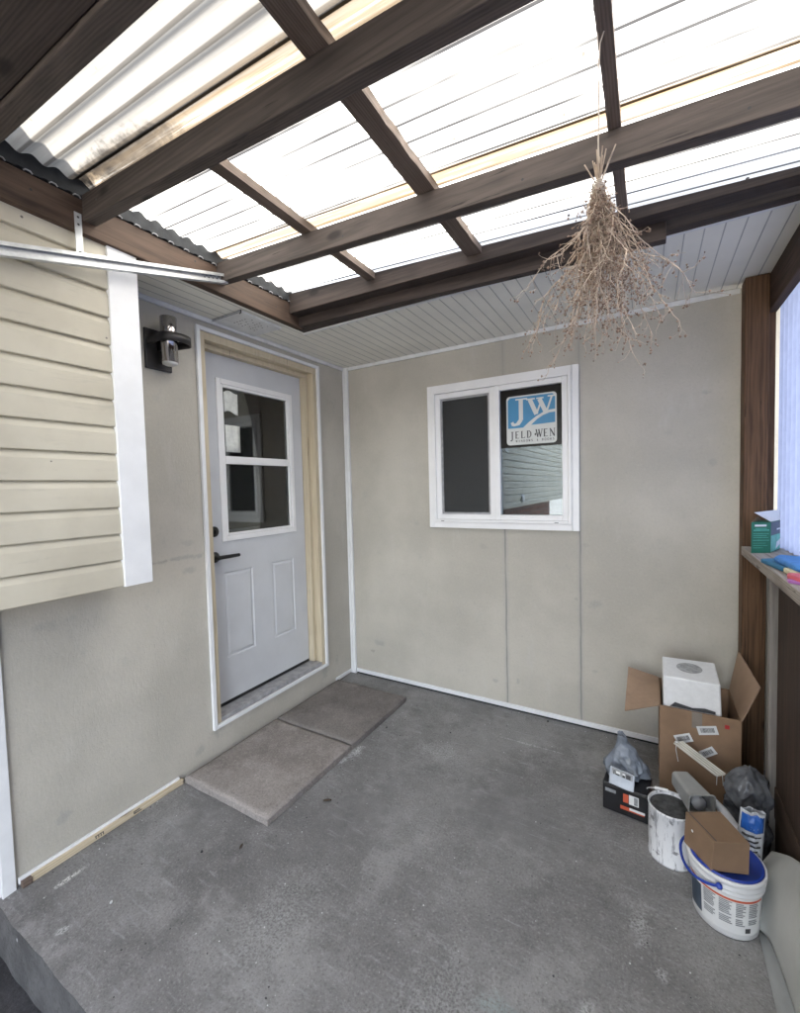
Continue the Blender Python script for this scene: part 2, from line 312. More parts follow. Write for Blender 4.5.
# ---------------------------------------------------------------- mesh helpers
BASE = {}
class MB:
    def __init__(s): s.v = []; s.f = []; s.sm = []
    def add(s, vs, fs, smooth=False):
        o = len(s.v); s.v += [Vector(p) for p in vs]; s.f += [[o+i for i in f] for f in fs]; s.sm += [smooth]*len(fs); return s
    def hexa(s, p, q):                          # bottom quad p, top quad q (same winding)
        return s.add(list(p)+list(q), [(3,2,1,0), (4,5,6,7), (0,1,5,4), (1,2,6,5), (2,3,7,6), (3,0,4,7)])
    def box(s, a, b):
        x0,y0,z0 = [min(i, j) for i, j in zip(a, b)]; x1,y1,z1 = [max(i, j) for i, j in zip(a, b)]
        return s.hexa([(x0,y0,z0),(x1,y0,z0),(x1,y1,z0),(x0,y1,z0)], [(x0,y0,z1),(x1,y0,z1),(x1,y1,z1),(x0,y1,z1)])
    def obox(s, c, u, v, w):                    # centre and three half vectors
        c, u, v, w = map(Vector, (c, u, v, w))
        return s.hexa([c-u-v-w, c+u-v-w, c+u+v-w, c-u+v-w], [c-u-v+w, c+u-v+w, c+u+v+w, c-u+v+w])
    def tube(s, pts, r, k=8, cap=True, smooth=True):
        pts = [Vector(p) for p in pts]; rs = r if isinstance(r, (list, tuple)) else [r]*len(pts)
        o = []; up = None
        for i, p in enumerate(pts):
            d = (pts[min(i+1, len(pts)-1)]-pts[max(i-1, 0)])
            if d.length < 1e-9: d = Vector((0,0,1))
            d.normalize()
            if up is None:
                up = d.orthogonal().normalized()
            else:
                up = up-d*up.dot(d)
                up = up.normalized() if up.length > 1e-6 else d.orthogonal().normalized()
            b = d.cross(up)
            for j in range(k):
                a = 2*math.pi*j/k; o.append(p+(up*math.cos(a)+b*math.sin(a))*rs[i])
        f = [(i*k+j, i*k+(j+1)%k, (i+1)*k+(j+1)%k, (i+1)*k+j) for i in range(len(pts)-1) for j in range(k)]
        s.add(o, f, smooth)
        if cap: s.add(o[:k], [tuple(range(k))[::-1]]); s.add(o[-k:], [tuple(range(k))])
        return s
    def lathe(s, prof, c, k=40, squash=(1, 1), smooth=True, M=None):
        o = []
        for r, z in prof:
            for j in range(k):
                a = 2*math.pi*j/k; p = Vector((r*math.cos(a)*squash[0], r*math.sin(a)*squash[1], z))
                if M: p = M @ p
                o.append(p+Vector(c))
        f = [(i*k+j, i*k+(j+1)%k, (i+1)*k+(j+1)%k, (i+1)*k+j) for i in range(len(prof)-1) for j in range(k)]
        return s.add(o, f, smooth)
    def disc(s, c, r, z=0, k=40, n=Vector((0,0,1))):
        q = Vector(n).to_track_quat('Z', 'Y').to_matrix()
        return s.add([Vector(c)+q@Vector((r*math.cos(2*math.pi*j/k), r*math.sin(2*math.pi*j/k), 0)) for j in range(k)], [tuple(range(k))])
    def grid(s, fn, nu, nv, smooth=True):
        o = [fn(i/nu, j/nv) for i in range(nu+1) for j in range(nv+1)]
        f = [(i*(nv+1)+j, (i+1)*(nv+1)+j, (i+1)*(nv+1)+j+1, i*(nv+1)+j+1) for i in range(nu) for j in range(nv)]
        return s.add(o, f, smooth)
    def poly(s, pts, d):                        # prism from planar outline pts extruded by vector d
        pts = [Vector(p) for p in pts]; k = len(pts); d = Vector(d)
        return s.add(pts+[p+d for p in pts], [tuple(range(k))[::-1], tuple(range(k, 2*k))]+[(i, (i+1)%k, k+(i+1)%k, k+i) for i in range(k)])
    def build(s, name, mat, parent=None, bevel=0, solid=0, weld=False, subd=0):
        base = Vector(BASE.get(parent.name, (0,0,0))) if parent else Vector((0,0,0))
        me = bpy.data.meshes.new(name); me.from_pydata([p-base for p in s.v], [], s.f); me.update()
        bm = bmesh.new(); bm.from_mesh(me)
        for f, k in zip(bm.faces, s.sm): f.smooth = k
        if weld: bmesh.ops.remove_doubles(bm, verts=bm.verts, dist=1e-5)
        bmesh.ops.recalc_face_normals(bm, faces=bm.faces); bm.to_mesh(me); bm.free()
        me.materials.append(mat); o = bpy.data.objects.new(name, me); C.objects.link(o)
        if parent: o.parent = parent; BASE[o.name] = base
        if solid: m = o.modifiers.new('solid', 'SOLIDIFY'); m.thickness = solid; m.offset = 0
        if subd: m = o.modifiers.new('sub', 'SUBSURF'); m.levels = subd; m.render_levels = subd
        if bevel:
            m = o.modifiers.new('bevel', 'BEVEL'); m.width = bevel; m.segments = 2; m.limit_method = 'ANGLE'; m.harden_normals = False
        return o
def tag(o, label, cat, group=None):
    o['label'] = label; o['category'] = cat
    if group: o['group'] = group
    return o
def struct(o): o['kind'] = 'structure'; return o
def thing(name, label, cat, base, group=None):
    o = bpy.data.objects.new(name, None); C.objects.link(o); o.location = base; o.empty_display_size = .1
    BASE[o.name] = tuple(base); return tag(o, label, cat, group)
def bx(a, b): return MB().box(a, b)
def rebase(o, base):                            # put a single-mesh thing's origin at its base
    o.data.transform(Matrix.Translation(-Vector(base))); o.location = base; return o

# ---------------------------------------------------------------- ground and slab
g = MB().add([(-300,-300,-.2),(300,-300,-.2),(300,300,-.2),(-300,300,-.2)], [(0,1,2,3)]).build('ground', GROUND); struct(g)
def slabf():
    m = MB(); nx, ny = 60, 45
    def e(u, v):
        x = u*3.2; y = -2.17+v*2.32
        z = .0016*noise.noise(Vector((x*2, y*2, 0)))
        if v == 0: y += .006*noise.noise(Vector((x*9, 0, 0))); z -= .006
        return (x, y, z-.001)
    m.grid(e, nx, ny)
    side = MB()
    side.grid(lambda u, v: (u*3.2, -2.17-.004*(1-v)+.006*noise.noise(Vector((u*3.2*9, v*2, 0))) if v < 1 else -2.17+.006*noise.noise(Vector((u*3.2*9, 0, 0))), -.2+v*.193), 90, 6)
    m.grid(lambda u, v: (-.002, -2.17+u*2.3, -.2+v*.199), 4, 2)
    m.grid(lambda u, v: (3.2, -2.17+u*2.3, -.2+v*.199), 4, 2)
    n = N('dark_slab_side'); c = n.mix(n.ramp(n.noise(6, 6, .7), .3, .7), (.055, .056, .058), (.12, .12, .122)); c = n.mix(n.ramp(n.noise(90, 3), .5, .7, 0, .5), c, (.03, .03, .03))  # side face darker than the slab top, with pale splats
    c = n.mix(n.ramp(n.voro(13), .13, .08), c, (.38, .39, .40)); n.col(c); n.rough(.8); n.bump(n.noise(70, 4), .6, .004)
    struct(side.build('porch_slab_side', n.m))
    return m
struct(slabf().build('porch_slab', CONC))
struct(MB().add([(-3.0,-4.2,-.195),(4.6,-4.2,-.195),(4.6,-1.9,-.195),(-3.0,-1.9,-.195)], [(0,1,2,3)]).build('path', concrete('dark_asphalt_path', (.04,.04,.042), (.075,.075,.08), True)))

# ---------------------------------------------------------------- walls with openings
def wall_grid(m, P, us, vs, hole, th):
    # P(u, v, d): point on wall, d = depth behind the face
    for i in range(len(us)-1):
        for j in range(len(vs)-1):
            if hole(i, j): continue
            a, b, c, d = us[i], us[i+1], vs[j], vs[j+1]
            m.add([P(a,c,0), P(b,c,0), P(b,d,0), P(a,d,0)], [(0,1,2,3)])
            m.add([P(a,c,th), P(b,c,th), P(b,d,th), P(a,d,th)], [(3,2,1,0)])
    for i in range(len(us)-1):
        for j in range(len(vs)-1):
            if hole(i, j):
                a, b, c, d = us[i], us[i+1], vs[j], vs[j+1]
                for p, q in (((a,c),(b,c)), ((b,c),(b,d)), ((b,d),(a,d)), ((a,d),(a,c))):
                    m.add([P(*p,0), P(*q,0), P(*q,th), P(*p,th)], [(0,1,2,3)])
    a, b, c, d = us[0], us[-1], vs[0], vs[-1]
    for p, q in (((a,c),(b,c)), ((b,c),(b,d)), ((b,d),(a,d)), ((a,d),(a,c))):
        m.add([P(*p,0), P(*q,0), P(*q,th), P(*p,th)], [(0,1,2,3)])
# left wall (with the door)
LW = thing('house_wall', 'greige cement board wall holding the white entry door with pine jambs', 'wall', (0, -1.0, 0))
m = MB(); wall_grid(m, lambda u, v, d: (-d, u, v), [-2.135, -1.245, -.334, .12], [.0, .19, 2.312, 2.7], lambda i, j: i == 1 and j == 1, .15)
m.build('wall_panel', WALL_L, LW)
bx((.003, -.026, 0), (.022, -.002, 2.385)).build('corner_trim', WHITE, LW, .002)
bx((.003, -1.72, 2.362), (.018, -.03, 2.386)).build('ceiling_trim', WHITE_OLD, LW, .002)
bx((-.002, -2.152, -.02), (.012, -2.112, 1.12)).build('end_trim', WHITE, LW, .002)
bx((-.10, -2.156, -.02), (-.003, -2.137, 1.12)).build('end_trim', WHITE, LW, .002)
bx((.002, -2.105, .012), (.013, -1.47, .036)).build('base_trim', WHITE, LW, .002)
bx((.002, -.22, .012), (.013, -.03, .036)).build('base_trim', WHITE, LW, .002)
st = bx((.001, -2.07, -.002), (.009, -1.46, .0115)).build('base_strip', W_piney, LW)
bs = bx((.013, -2.07, 0.0), (.026, -1.46, .026)).build('base_strip', W_piney, LW, .001)
mk = MB()
for y in (-1.855, -1.845, -1.836, -1.827, -1.70, -1.695):
    mk.box((.0262, y, .008), (.0268, y+.003, .021))
mk.box((.0262, -1.858, .018), (.0268, -1.826, .021)); mk.box((.0262, -1.70, .008), (.0268, -1.665, .012)); mk.box((.0262, -1.695, .016), (.0268, -1.672, .02))
mk.build('stamped_mark', INK, bs)
bx((.010, -2.10, 0), (.030, -2.07, .024)).build('dark_block', W_yd, LW, .001)
# door casing and frame
t = MB(); t.box((.002,-1.268,.168),(.02,-1.246,2.333)); t.box((.002,-.333,.168),(.02,-.311,2.333)); t.box((.0025,-1.2459,2.3125),(.0195,-.3331,2.3325)); t.box((.0025,-1.2459,.1685),(.0195,-.3331,.1885))
t.build('door_casing', WHITE, LW, .002)
fr = MB()
for y0, y1 in ((-1.245,-1.213), (-.366,-.334)): fr.box((-.145,y0,.19),(.006,y1,2.312))
fr.box((-.145,-1.213,2.272),(.005,-.366,2.3118))
fr.build('door_frame', W_pine, LW, .002)
fr = MB()
for y0, y1 in ((-1.2129,-1.185), (-.394,-.3661)): fr.box((-.144,y0,.215),(-.045,y1,2.2719))
fr.box((-.144,-1.185,2.2445),(-.0455,-.394,2.2718)); 
fr.build('door_stop', W_pine, LW, .003)
bx((-.14,-1.2128,.1905),(.004,-.3662,.212)).build('threshold', THRESH, LW, .003)
# door slab with raised panels, lite and hardware
DX = -.09
def panel_ring(m, y0, y1, z0, z1, x, d=.006, wd=.018):
    # recessed moulding ring: sunk groove with bevelled sides and raised field
    o = [(y0,z0),(y1,z0),(y1,z1),(y0,z1)]
    def ring(k): return [(y0+k,z0+k),(y1-k,z0+k),(y1-k,z1-k),(y0+k,z1-k)]
    lv = [(0,0),(wd*.35,-d),(wd*.65,-d),(wd*1.3,-.001)]
    for (k0,d0),(k1,d1) in zip(lv, lv[1:]):
        a, b = ring(k0), ring(k1)
        for i in range(4):
            j = (i+1)%4; m.add([(x+d0,*a[i]),(x+d0,*a[j]),(x+d1,*b[j]),(x+d1,*b[i])], [(0,1,2,3)])
    a = ring(lv[-1][0]); m.add([(x+lv[-1][1],*p) for p in a], [(0,1,2,3)])
m = MB()
ys = [-1.18, -1.083, -.874, -.717, -.52, -.399]
yl = (-1.062, -.515)
def facegrid(m, ys, zs, holes):
    for i in range(len(ys)-1):
        for j in range(len(zs)-1):
            if (i, j) in holes: continue
            m.add([(DX,ys[i],zs[j]),(DX,ys[i+1],zs[j]),(DX,ys[i+1],zs[j+1]),(DX,ys[i],zs[j+1])], [(0,1,2,3)])
facegrid(m, ys, [.235, .485, .99, 1.15], {(1,1),(3,1)})
panel_ring(m, -1.083, -.874, .485, .99, DX); panel_ring(m, -.717, -.52, .485, .99, DX)
facegrid(m, [-1.18, yl[0], yl[1], -.399], [1.15, 1.19, 2.085, 2.245], {(1,1)})
m.add([(DX,-1.18,.235),(DX,-.399,.235),(DX-.045,-.399,.235),(DX-.045,-1.18,.235)], [(0,1,2,3)])
m.add([(DX-.045,-1.18,.235),(DX-.045,-.399,.235),(DX-.045,-.399,1.19),(DX-.045,-1.18,1.19)], [(0,1,2,3)])
m.add([(DX-.045,-1.18,2.085),(DX-.045,-.399,2.085),(DX-.045,-.399,2.245),(DX-.045,-1.18,2.245)], [(0,1,2,3)])
for a, b in ((-1.18, yl[0]), (yl[1], -.399)): m.add([(DX-.045,a,1.19),(DX-.045,b,1.19),(DX-.045,b,2.085),(DX-.045,a,2.085)], [(0,1,2,3)])
for y in (-1.18, -.399): m.add([(DX,y,.235),(DX-.045,y,.235),(DX-.045,y,2.245),(DX,y,2.245)], [(0,1,2,3)])
door = m.build('door', DOORW, LW)
bx((DX-.04,-1.18,.213),(DX-.004,-.396,.2345)).build('door_sweep', HARDW, door)
def frame_rect(m, fn, a0, a1, b0, b1, wd, d0, d1):
    # four butted bars; fn(a, b, d) -> point
    for (p, q, r, s2) in ((a0, a0+wd, b0, b1), (a1-wd, a1, b0, b1), (a0+wd, a1-wd, b0, b0+wd), (a0+wd, a1-wd, b1-wd, b1)):
        m.hexa([fn(p,r,d0), fn(q,r,d0), fn(q,s2,d0), fn(p,s2,d0)], [fn(p,r,d1), fn(q,r,d1), fn(q,s2,d1), fn(p,s2,d1)])
D = lambda a, b, d: (DX+d, a, b)
m = MB(); frame_rect(m, D, -1.088, -.491, 1.171, 2.112, .030, .0005, .010); frame_rect(m, D, -1.0575, -.5215, 1.2015, 2.0815, .016, -.010, .006)
m.box((DX-.006,-1.041,1.622),(DX+.0115,-.538,1.668))
m.build('window_frame', VINYL, door, .003)
m = MB(); m.box((DX-.020,-1.04,1.218),(DX-.016,-.54,1.236)); m.box((DX-.020,-.556,1.236),(DX-.016,-.54,2.06)); m.build('inner_sash', WHITE_OLD, door)
m = MB(); m.box((DX-.014,-1.060,1.20),(DX-.010,-.519,1.645)); m.build('pane', GLASSD, door)
m = MB(); m.box((DX-.012,-1.060,1.6455),(DX-.008,-.519,2.083)); m.build('pane', GLASSD, door)
pp = plain('crumpled_white_paper', (.66, .68, .64), .7, .12, 30, .3)
m = MB(); m.grid(lambda u, v: (DX-.0055-.0*u+.002*abs(noise.noise(Vector((u*5, v*5, 1)))), -1.03+.098*u, 1.925+.115*v+.012*(u if v > .5 else -u*.0)+.01*math.sin(u*5)), 8, 8)
m.build('paper_scrap', pp, door, solid=.0006)
m = MB(); m.grid(lambda u, v: (DX-.0065+.002*u*v, -1.028+.103*u, 1.694+.158*v), 4, 4)
m.build('paper_scrap', pp, door, solid=.0006)
m = MB()
m.lathe([(0,.0),(.028,0),(.030,.004),(.030,.010),(.022,.014),(0,.015)], (DX+.0005,-1.142,1.235), 28, M=Matrix.Rotation(R(90), 3, 'Y'))
m.box((DX+.014,-1.146,1.222),(DX+.026,-1.138,1.248)); m.build('deadbolt', HARDW, door)
m = MB()
m.lathe([(0,0),(.031,0),(.031,.006),(.020,.014),(.012,.018),(.012,.045),(0,.046)], (DX+.0005,-1.142,1.088), 28, M=Matrix.Rotation(R(90), 3, 'Y'))
m.tube([(DX+.042,-1.15,1.088),(DX+.046,-1.10,1.088),(DX+.046,-1.05,1.087),(DX+.042,-1.005,1.086)], [.012,.0115,.011,.010], 10); m.build('door_handle', HARDW, door)

# back wall with the window
BW = thing('house_wall', 'greige cement board wall with two upright seams holding the sliding window', 'wall', (1.2, 0, 0))
m = MB(); wall_grid(m, lambda u, v, d: (u, d, v), [.0, .745, 1.68, 2.6], [.0, 1.195, 2.122, 2.7], lambda i, j: i == 1 and j == 1, .15)
m.build('wall_panel', WALL_B, BW)
bx((.0225, -.022, .0), (.046, -.002, 2.386)).build('corner_trim', WHITE, BW, .002)
bx((.046, -.016, 2.362), (2.43, -.003, 2.386)).build('ceiling_trim', WHITE_OLD, BW, .002)
bx((.05, -.013, .012), (2.43, -.002, .040)).build('base_trim', WHITE, BW, .002)
bx((.05, -.006, .0), (2.43, -.001, .0115)).build('base_gap', FOAM, BW)
F = lambda a, b, d: (a, -d, b)
m = MB(); frame_rect(m, F, .727, 1.697, 1.176, 2.142, .040, .001, .026); frame_rect(m, F, .7675, 1.6565, 1.2165, 2.1015, .018, -.03, .036)
win = m.build('window', VINYL, BW, .003)
m = MB(); m.box((1.6575,-.031,1.178),(1.664,-.0265,2.14)); m.build('frame_bead', WHITE_OLD, win)
# sashes: left with screen, right fixed
m = MB(); frame_rect(m, F, .786, 1.198, 1.2355, 2.082, .034, -.028, .022); m.build('sash', VINYL, win, .003)
m = MB(); frame_rect(m, F, 1.199, 1.6375, 1.2350, 2.0825, .033, -.028, .028); m.build('sash', VINYL, win, .003)
m = MB(); frame_rect(m, F, .820, 1.164, 1.2695, 2.048, .013, .0, .012); m.build('screen_frame', THRESH, win, .001)
bx((.833,-.006,1.2825),(1.151,-.0055,2.035)).build('screen', SCREEN, win)
bx((.81,.012,1.26),(1.17,.016,2.055)).build('pane', GLASS, win)
bx((1.225,.0,1.26),(1.612,.004,2.058)).build('pane', GLASS, win)
# sticker on the right pane
bx((1.2325,-.0022,1.690),(1.6042,-.0012,2.0492)).build('sticker_film', FILM, win)
def SP(px, py):   # sticker pixel grid 0..1 -> wall coordinates
    return (1.2705+px*.302, 1.705+py*.302)
def rrect(x0, y0, x1, y1, r, k=5):
    o = []
    for cx, cy, a0 in ((x1-r,y0+r,-90),(x1-r,y1-r,0),(x0+r,y1-r,90),(x0+r,y0+r,180)):
        for i in range(k+1):
            a = R(a0+90*i/k); o.append((cx+r*math.cos(a), cy+r*math.sin(a)))
    return o
FD = [0]
def flat(m, pts, dep, th=.0002):
    FD[0] = (FD[0]+1) % 16; dep += FD[0]*.00001
    m.poly([(SP(*p)[0], -dep, SP(*p)[1]) for p in pts], (0, -th, 0))
stk = MB(); flat(stk, rrect(0,0,1,1,.07), .0023); stk.build('sticker', STW, win)
m = MB(); top = [(.97,.92),(.965,.945),(.945,.965),(.92,.97),(.08,.97),(.055,.965),(.035,.945),(.03,.92)]
curve = [(.03,.345),(.34,.345),(.45,.44),(.60,.55),(.74,.62),(.86,.655),(.97,.66)]
xs_ = [.03,.055,.08,.34,.45,.60,.74,.86,.92,.945,.97]
def ylo(x): 
    for (a,b),(c,d) in zip(curve, curve[1:]):
        if a <= x <= c: return b+(d-b)*(x-a)/(c-a)
def yhi(x): return .97-max(0, .05-min(x-.03, .97-x))*1.0 if min(x-.03,.97-x) < .05 else .97
for a, b in zip(xs_, xs_[1:]): flat(m, [(a,ylo(a)),(b,ylo(b)),(b,yhi(b)),(a,yhi(a))], .0027)
flat(m, [(.50,.385),(.97,.40),(.97,.605),(.86,.60),(.74,.56),(.62,.49)], .0027)
m.build('sticker_blue_field', STB, win)
def strokes(m, segs, ox, oy, sx, sy, dep):
    for (x0,y0,x1,y1,wd) in segs:
        a = Vector((ox+x0*sx, oy+y0*sy)); b = Vector((ox+x1*sx, oy+y1*sy)); d = b-a; nrm = Vector((-d.y, d.x)).normalized()*wd*.5*min(sx, sy*1.2)
        flat(m, [tuple(a-nrm), tuple(b-nrm), tuple(b+nrm), tuple(a+nrm)], dep)
GL = {'J': [(.45,1,.45,.15,.22),(.45,.17,.3,.0,.2),(.3,.03,.05,.05,.16),(.2,.97,.7,.97,.1)],
      'E': [(.2,0,.2,1,.22),(.05,.96,.75,.96,.1),(.2,.5,.6,.5,.1),(.05,.04,.8,.04,.1)],
      'L': [(.2,0,.2,1,.22),(.05,.97,.4,.97,.08),(.05,.04,.8,.04,.1),(.78,.0,.78,.25,.08)],
      'D': [(.2,0,.2,1,.22),(.05,.97,.5,.97,.1),(.5,.97,.8,.7,.16),(.8,.72,.8,.28,.2),(.8,.3,.5,.03,.16),(.05,.03,.5,.03,.1)],
      'W': [(.0,1,.28,0,.2),(.28,.02,.5,.9,.1),(.42,1,.7,0,.2),(.7,.02,.98,1,.1),(-.1,.98,.2,.98,.08),(.35,.98,.6,.98,.08),(.82,.98,1.1,.98,.08)],
      'N': [(.15,0,.15,1,.1),(.1,1,.85,.0,.22),(.85,0,.85,1,.1),(0,.97,.25,.97,.07),(.7,.97,1,.97,.07),(0,.03,.3,.03,.07)],
      'I': [(.5,0,.5,1,.25)], 'O': [(.3,0,.7,0,.16),(.7,0,.9,.3,.18),(.9,.3,.9,.7,.18),(.9,.7,.7,1,.16),(.7,1,.3,1,.16),(.3,1,.1,.7,.18),(.1,.7,.1,.3,.18),(.1,.3,.3,0,.16)],
      'S': [(.85,.9,.3,1,.14),(.3,1,.1,.75,.16),(.1,.75,.85,.3,.18),(.85,.3,.6,0,.16),(.6,0,.1,.1,.14)],
      'R': [(.2,0,.2,1,.2),(.2,.97,.65,.97,.12),(.65,.97,.8,.75,.16),(.8,.75,.6,.5,.16),(.6,.5,.2,.5,.12),(.45,.5,.9,0,.2)],
      '&': [(.8,0,.3,.8,.15),(.3,.8,.5,1,.15),(.5,1,.6,.8,.15),(.6,.8,.15,.3,.15),(.15,.3,.4,0,.15),(.4,0,.85,.4,.15)]}
m = MB()
strokes(m, [(.30,.93,.30,.50,.085),(.30,.51,.23,.42,.08),(.24,.425,.14,.41,.055),(.145,.40,.115,.47,.06),(.19,.925,.43,.925,.03),
            (.48,.90,.61,.59,.085),(.61,.59,.71,.86,.035),(.67,.89,.80,.60,.085),(.80,.60,.91,.92,.035),(.41,.905,.58,.905,.03),(.61,.905,.75,.905,.03),(.83,.925,.985,.925,.03)], 0, 0, 1, 1, .0034)
m.build('sticker_lettering', STW, win)
m = MB()
x = .07
for i, ch in enumerate('JELD'):
    big = ch == 'J'; strokes(m, GL[ch], x, .13 if not big else .085, .105, .145 if not big else .19, .0031); x += .105 if big else .118
flat(m, [(.565,.19),(.585,.22),(.605,.19),(.585,.16)], .0031)
x = .60
for ch in 'WEN': strokes(m, GL[ch], x, .13, .11 if ch != 'W' else .12, .155, .0031); x += .14 if ch == 'W' else .12
x = .19
for ch in 'WINDOWS & DOORS':
    if ch != ' ': strokes(m, [(a,b,c,d,w_*1.2) for a,b,c,d,w_ in GL[ch]], x, .055, .036, .042, .0031)
    x += .052
m.build('sticker_lettering', INK, win)
m = MB()
for xx in (.82, 1.56): m.box((xx,-.0375,1.222),(xx+.022,-.0362,1.226))
m.build('weep_slot', INK, win)

# rooms behind the glass
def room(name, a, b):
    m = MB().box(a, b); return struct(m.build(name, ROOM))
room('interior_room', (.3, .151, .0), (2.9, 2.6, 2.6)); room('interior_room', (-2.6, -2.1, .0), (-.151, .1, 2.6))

# ---------------------------------------------------------------- siding bay on the left
SB = thing('siding_wall', 'cream vinyl lap siding bay overhanging the porch beside a white corner board', 'wall', (.1, -4.5, 1.1))
m = MB(); z = 1.104; yE, yS = -1.822, -8.2; H = .1019
m.box((-.15, yS, 1.112), (.270, -1.735, 2.98))  # part above the header is unseen, carried up to shade the roof sheets
z0 = 1.105
m2 = MB(); k = 0
while z0 < 2.98:
    z1 = z0+H
    prof = [(.290, z0), (.2955, z0+.0015), (.2965, z0+.004), (.2955, z0+H*.45), (.2940, z0+H*.74), (.2900, z0+H*.86), (.2870, z0+H*.92), (.2800, z1)]
    def e(u, v, pr=prof):
        i = min(int(v*(len(pr)-1)+1e-6), len(pr)-1); px, pz = pr[i]
        y = yS+(yE-yS)*u
        return (px+.0016*noise.noise(Vector((y*1.7, pz*9, 3))), y, pz+.0015*noise.noise(Vector((y*.9, 5, z0*3))))
    m2.grid(e, 60, len(prof)-1, False)
    m2.add([(.270,yS,z0),(.2902,yS,z0),(.2902,yE,z0),(.270,yE,z0)], [(0,1,2,3)])
    z0 = z1
m.build('wall_core', SIDE, SB); m2.build('siding', SIDE, SB)
m = MB(); m.box((.271, -1.822, 1.104), (.306, -1.716, 2.99)); m.box((.10, -1.7345, 1.104), (.2705, -1.717, 2.385))
m.build('corner_board', WHITE, SB, .002)
m = MB(); m.lathe([(0,.03),(.05,.028),(.065,.01),(.065,0)], (.292,-4.2,1.235), 28, M=Matrix.Rotation(R(90), 3, 'Y')); m.build('vent_cap', WHITE, SB)
bw = thing('brick_wall', 'red brick foundation under the cream siding bay', 'wall', (-.1, -5, -.2))
bx((-.3, -8.2, -.21), (-.06, -2.158, 1.11)).build('brick_face', BRICK, bw)

# ---------------------------------------------------------------- patio roof
RF = thing('patio_roof', 'brown timber patio roof covered with clear corrugated plastic sheets', 'roof', (1.6, -2, 2.4))
SL = -.0640
def zb(x): return 2.446+SL*x      # rafter underside
def slope_beam(x0, x1, y0, y1, dz0, dz1, f=zb):
    m = MB(); m.hexa([(x0,y0,f(x0)+dz0),(x1,y0,f(x1)+dz0),(x1,y1,f(x1)+dz0),(x0,y1,f(x0)+dz0)], [(x0,y0,f(x0)+dz1),(x1,y0,f(x1)+dz1),(x1,y1,f(x1)+dz1),(x0,y1,f(x0)+dz1)]); return m
for y0, y1 in ((-1.362,-1.322), (-1.905,-1.862), (-2.238,-2.19), (-3.35,-3.31), (-3.9,-3.86)):
    slope_beam(.321, 2.80, y0, y1, 0, .0885).build('rafter', W_x, RF, .003)
slope_beam(.321, 2.80, -2.56, -2.240, .010, .0875).build('rafter', W_xd, RF, .003)
# header along the house and against the soffit
m = MB(); m.hexa([(.281,-4.0,2.385),(.320,-4.0,2.385),(.320,-.796,2.385),(.281,-.796,2.385)], [(.281,-4.0,2.502),(.320,-4.0,2.500),(.320,-.796,2.500),(.281,-.796,2.502)])
m.build('header_beam', W_y, RF, .003)
m = MB(); m.hexa([(.3215,-.832,2.389),(2.10,-.832,2.330),(2.10,-.792,2.330),(.3215,-.792,2.389)], [(.3215,-.832,2.500),(2.10,-.832,2.420),(2.10,-.792,2.420),(.3215,-.792,2.500)])
m.build('header_board', W_xd, RF, .003)
m = MB(); m.hexa([(.281,-.790,2.387),(2.95,-.790,2.384),(2.95,-.745,2.384),(.281,-.745,2.387)], [(.281,-.790,2.556),(2.95,-.790,2.385),(2.95,-.745,2.385),(.281,-.745,2.556)])
m = MB(); x0, x1 = .281, 2.95
m.hexa([(x0,-.790,2.387),(x1,-.790,2.384),(x1,-.745,2.384),(x0,-.745,2.387)], [(x0,-.790,2.574+SL*x0),(x1,-.790,2.62+SL*x1),(x1,-.745,2.62+SL*x1),(x0,-.745,2.574+SL*x0)])
m = MB(); m.hexa([(x0,-.790,2.387),(x1,-.790,2.378),(x1,-.745,2.378),(x0,-.745,2.387)], [(x0,-.790,2.567+SL*x0),(x1,-.790,2.567+SL*x1),(x1,-.745,2.567+SL*x1),(x0,-.745,2.567+SL*x0)])
m.build('header_beam', W_xd, RF, .003)
m = MB(); m.hexa([(.3215,-.902,2.438),(2.95,-.902,2.370),(2.95,-.833,2.370),(.3215,-.833,2.438)], [(.3215,-.902,2.5655+SL*.3215),(2.95,-.902,2.5655+SL*2.95),(2.95,-.833,2.5655+SL*2.95),(.3215,-.833,2.5655+SL*.3215)])
m.build('header_board', W_xd, RF, .003)
# battens over the rafters
for xc, wd, yA in ((.868, .050, -1.872), (1.398, .066, -4.0), (1.965, .032, -4.0), (2.50, .040, -4.0)):
    yL = -.90-yA
    m = MB(); q = 24
    def e(u, v, sx, xc=xc, wd=wd): 
        y = yA+yL*u
        rgh = .0035*noise.noise(Vector((y*22, sx*3, xc))) if wd > .06 else .0008*noise.noise(Vector((y*9, sx, xc)))
        return xc+sx*wd/2+rgh
    ys_ = [yA+yL*i/90 for i in range(91)]
    vs = []
    for y in ys_:
        a, b = e((y-yA)/yL, 0, -1), e((y-yA)/yL, 0, 1)
        vs += [(a,y,zb(a)+.0890),(b,y,zb(b)+.0890),(b,y,zb(b)+.1195),(a,y,zb(a)+.1195)]
    fs = [(4*i+j, 4*i+(j+1)%4, 4*(i+1)+(j+1)%4, 4*(i+1)+j) for i in range(90) for j in range(4)]+[(3,2,1,0),(360,361,362,363)]
    m.add(vs, fs); m.build('batten', W_yd, RF)
# corrugated sheets
P = .068; AM = .008
def corr(y): return AM*math.cos(2*math.pi*(y+10)/P)
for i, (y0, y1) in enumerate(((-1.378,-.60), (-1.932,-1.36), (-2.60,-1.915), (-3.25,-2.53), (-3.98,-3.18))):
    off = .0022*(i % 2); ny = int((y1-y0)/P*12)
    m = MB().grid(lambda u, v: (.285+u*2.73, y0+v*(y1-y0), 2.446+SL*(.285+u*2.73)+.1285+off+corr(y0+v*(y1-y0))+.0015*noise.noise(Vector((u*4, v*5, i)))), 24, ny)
    m.build('roof_sheet', PVC, RF)
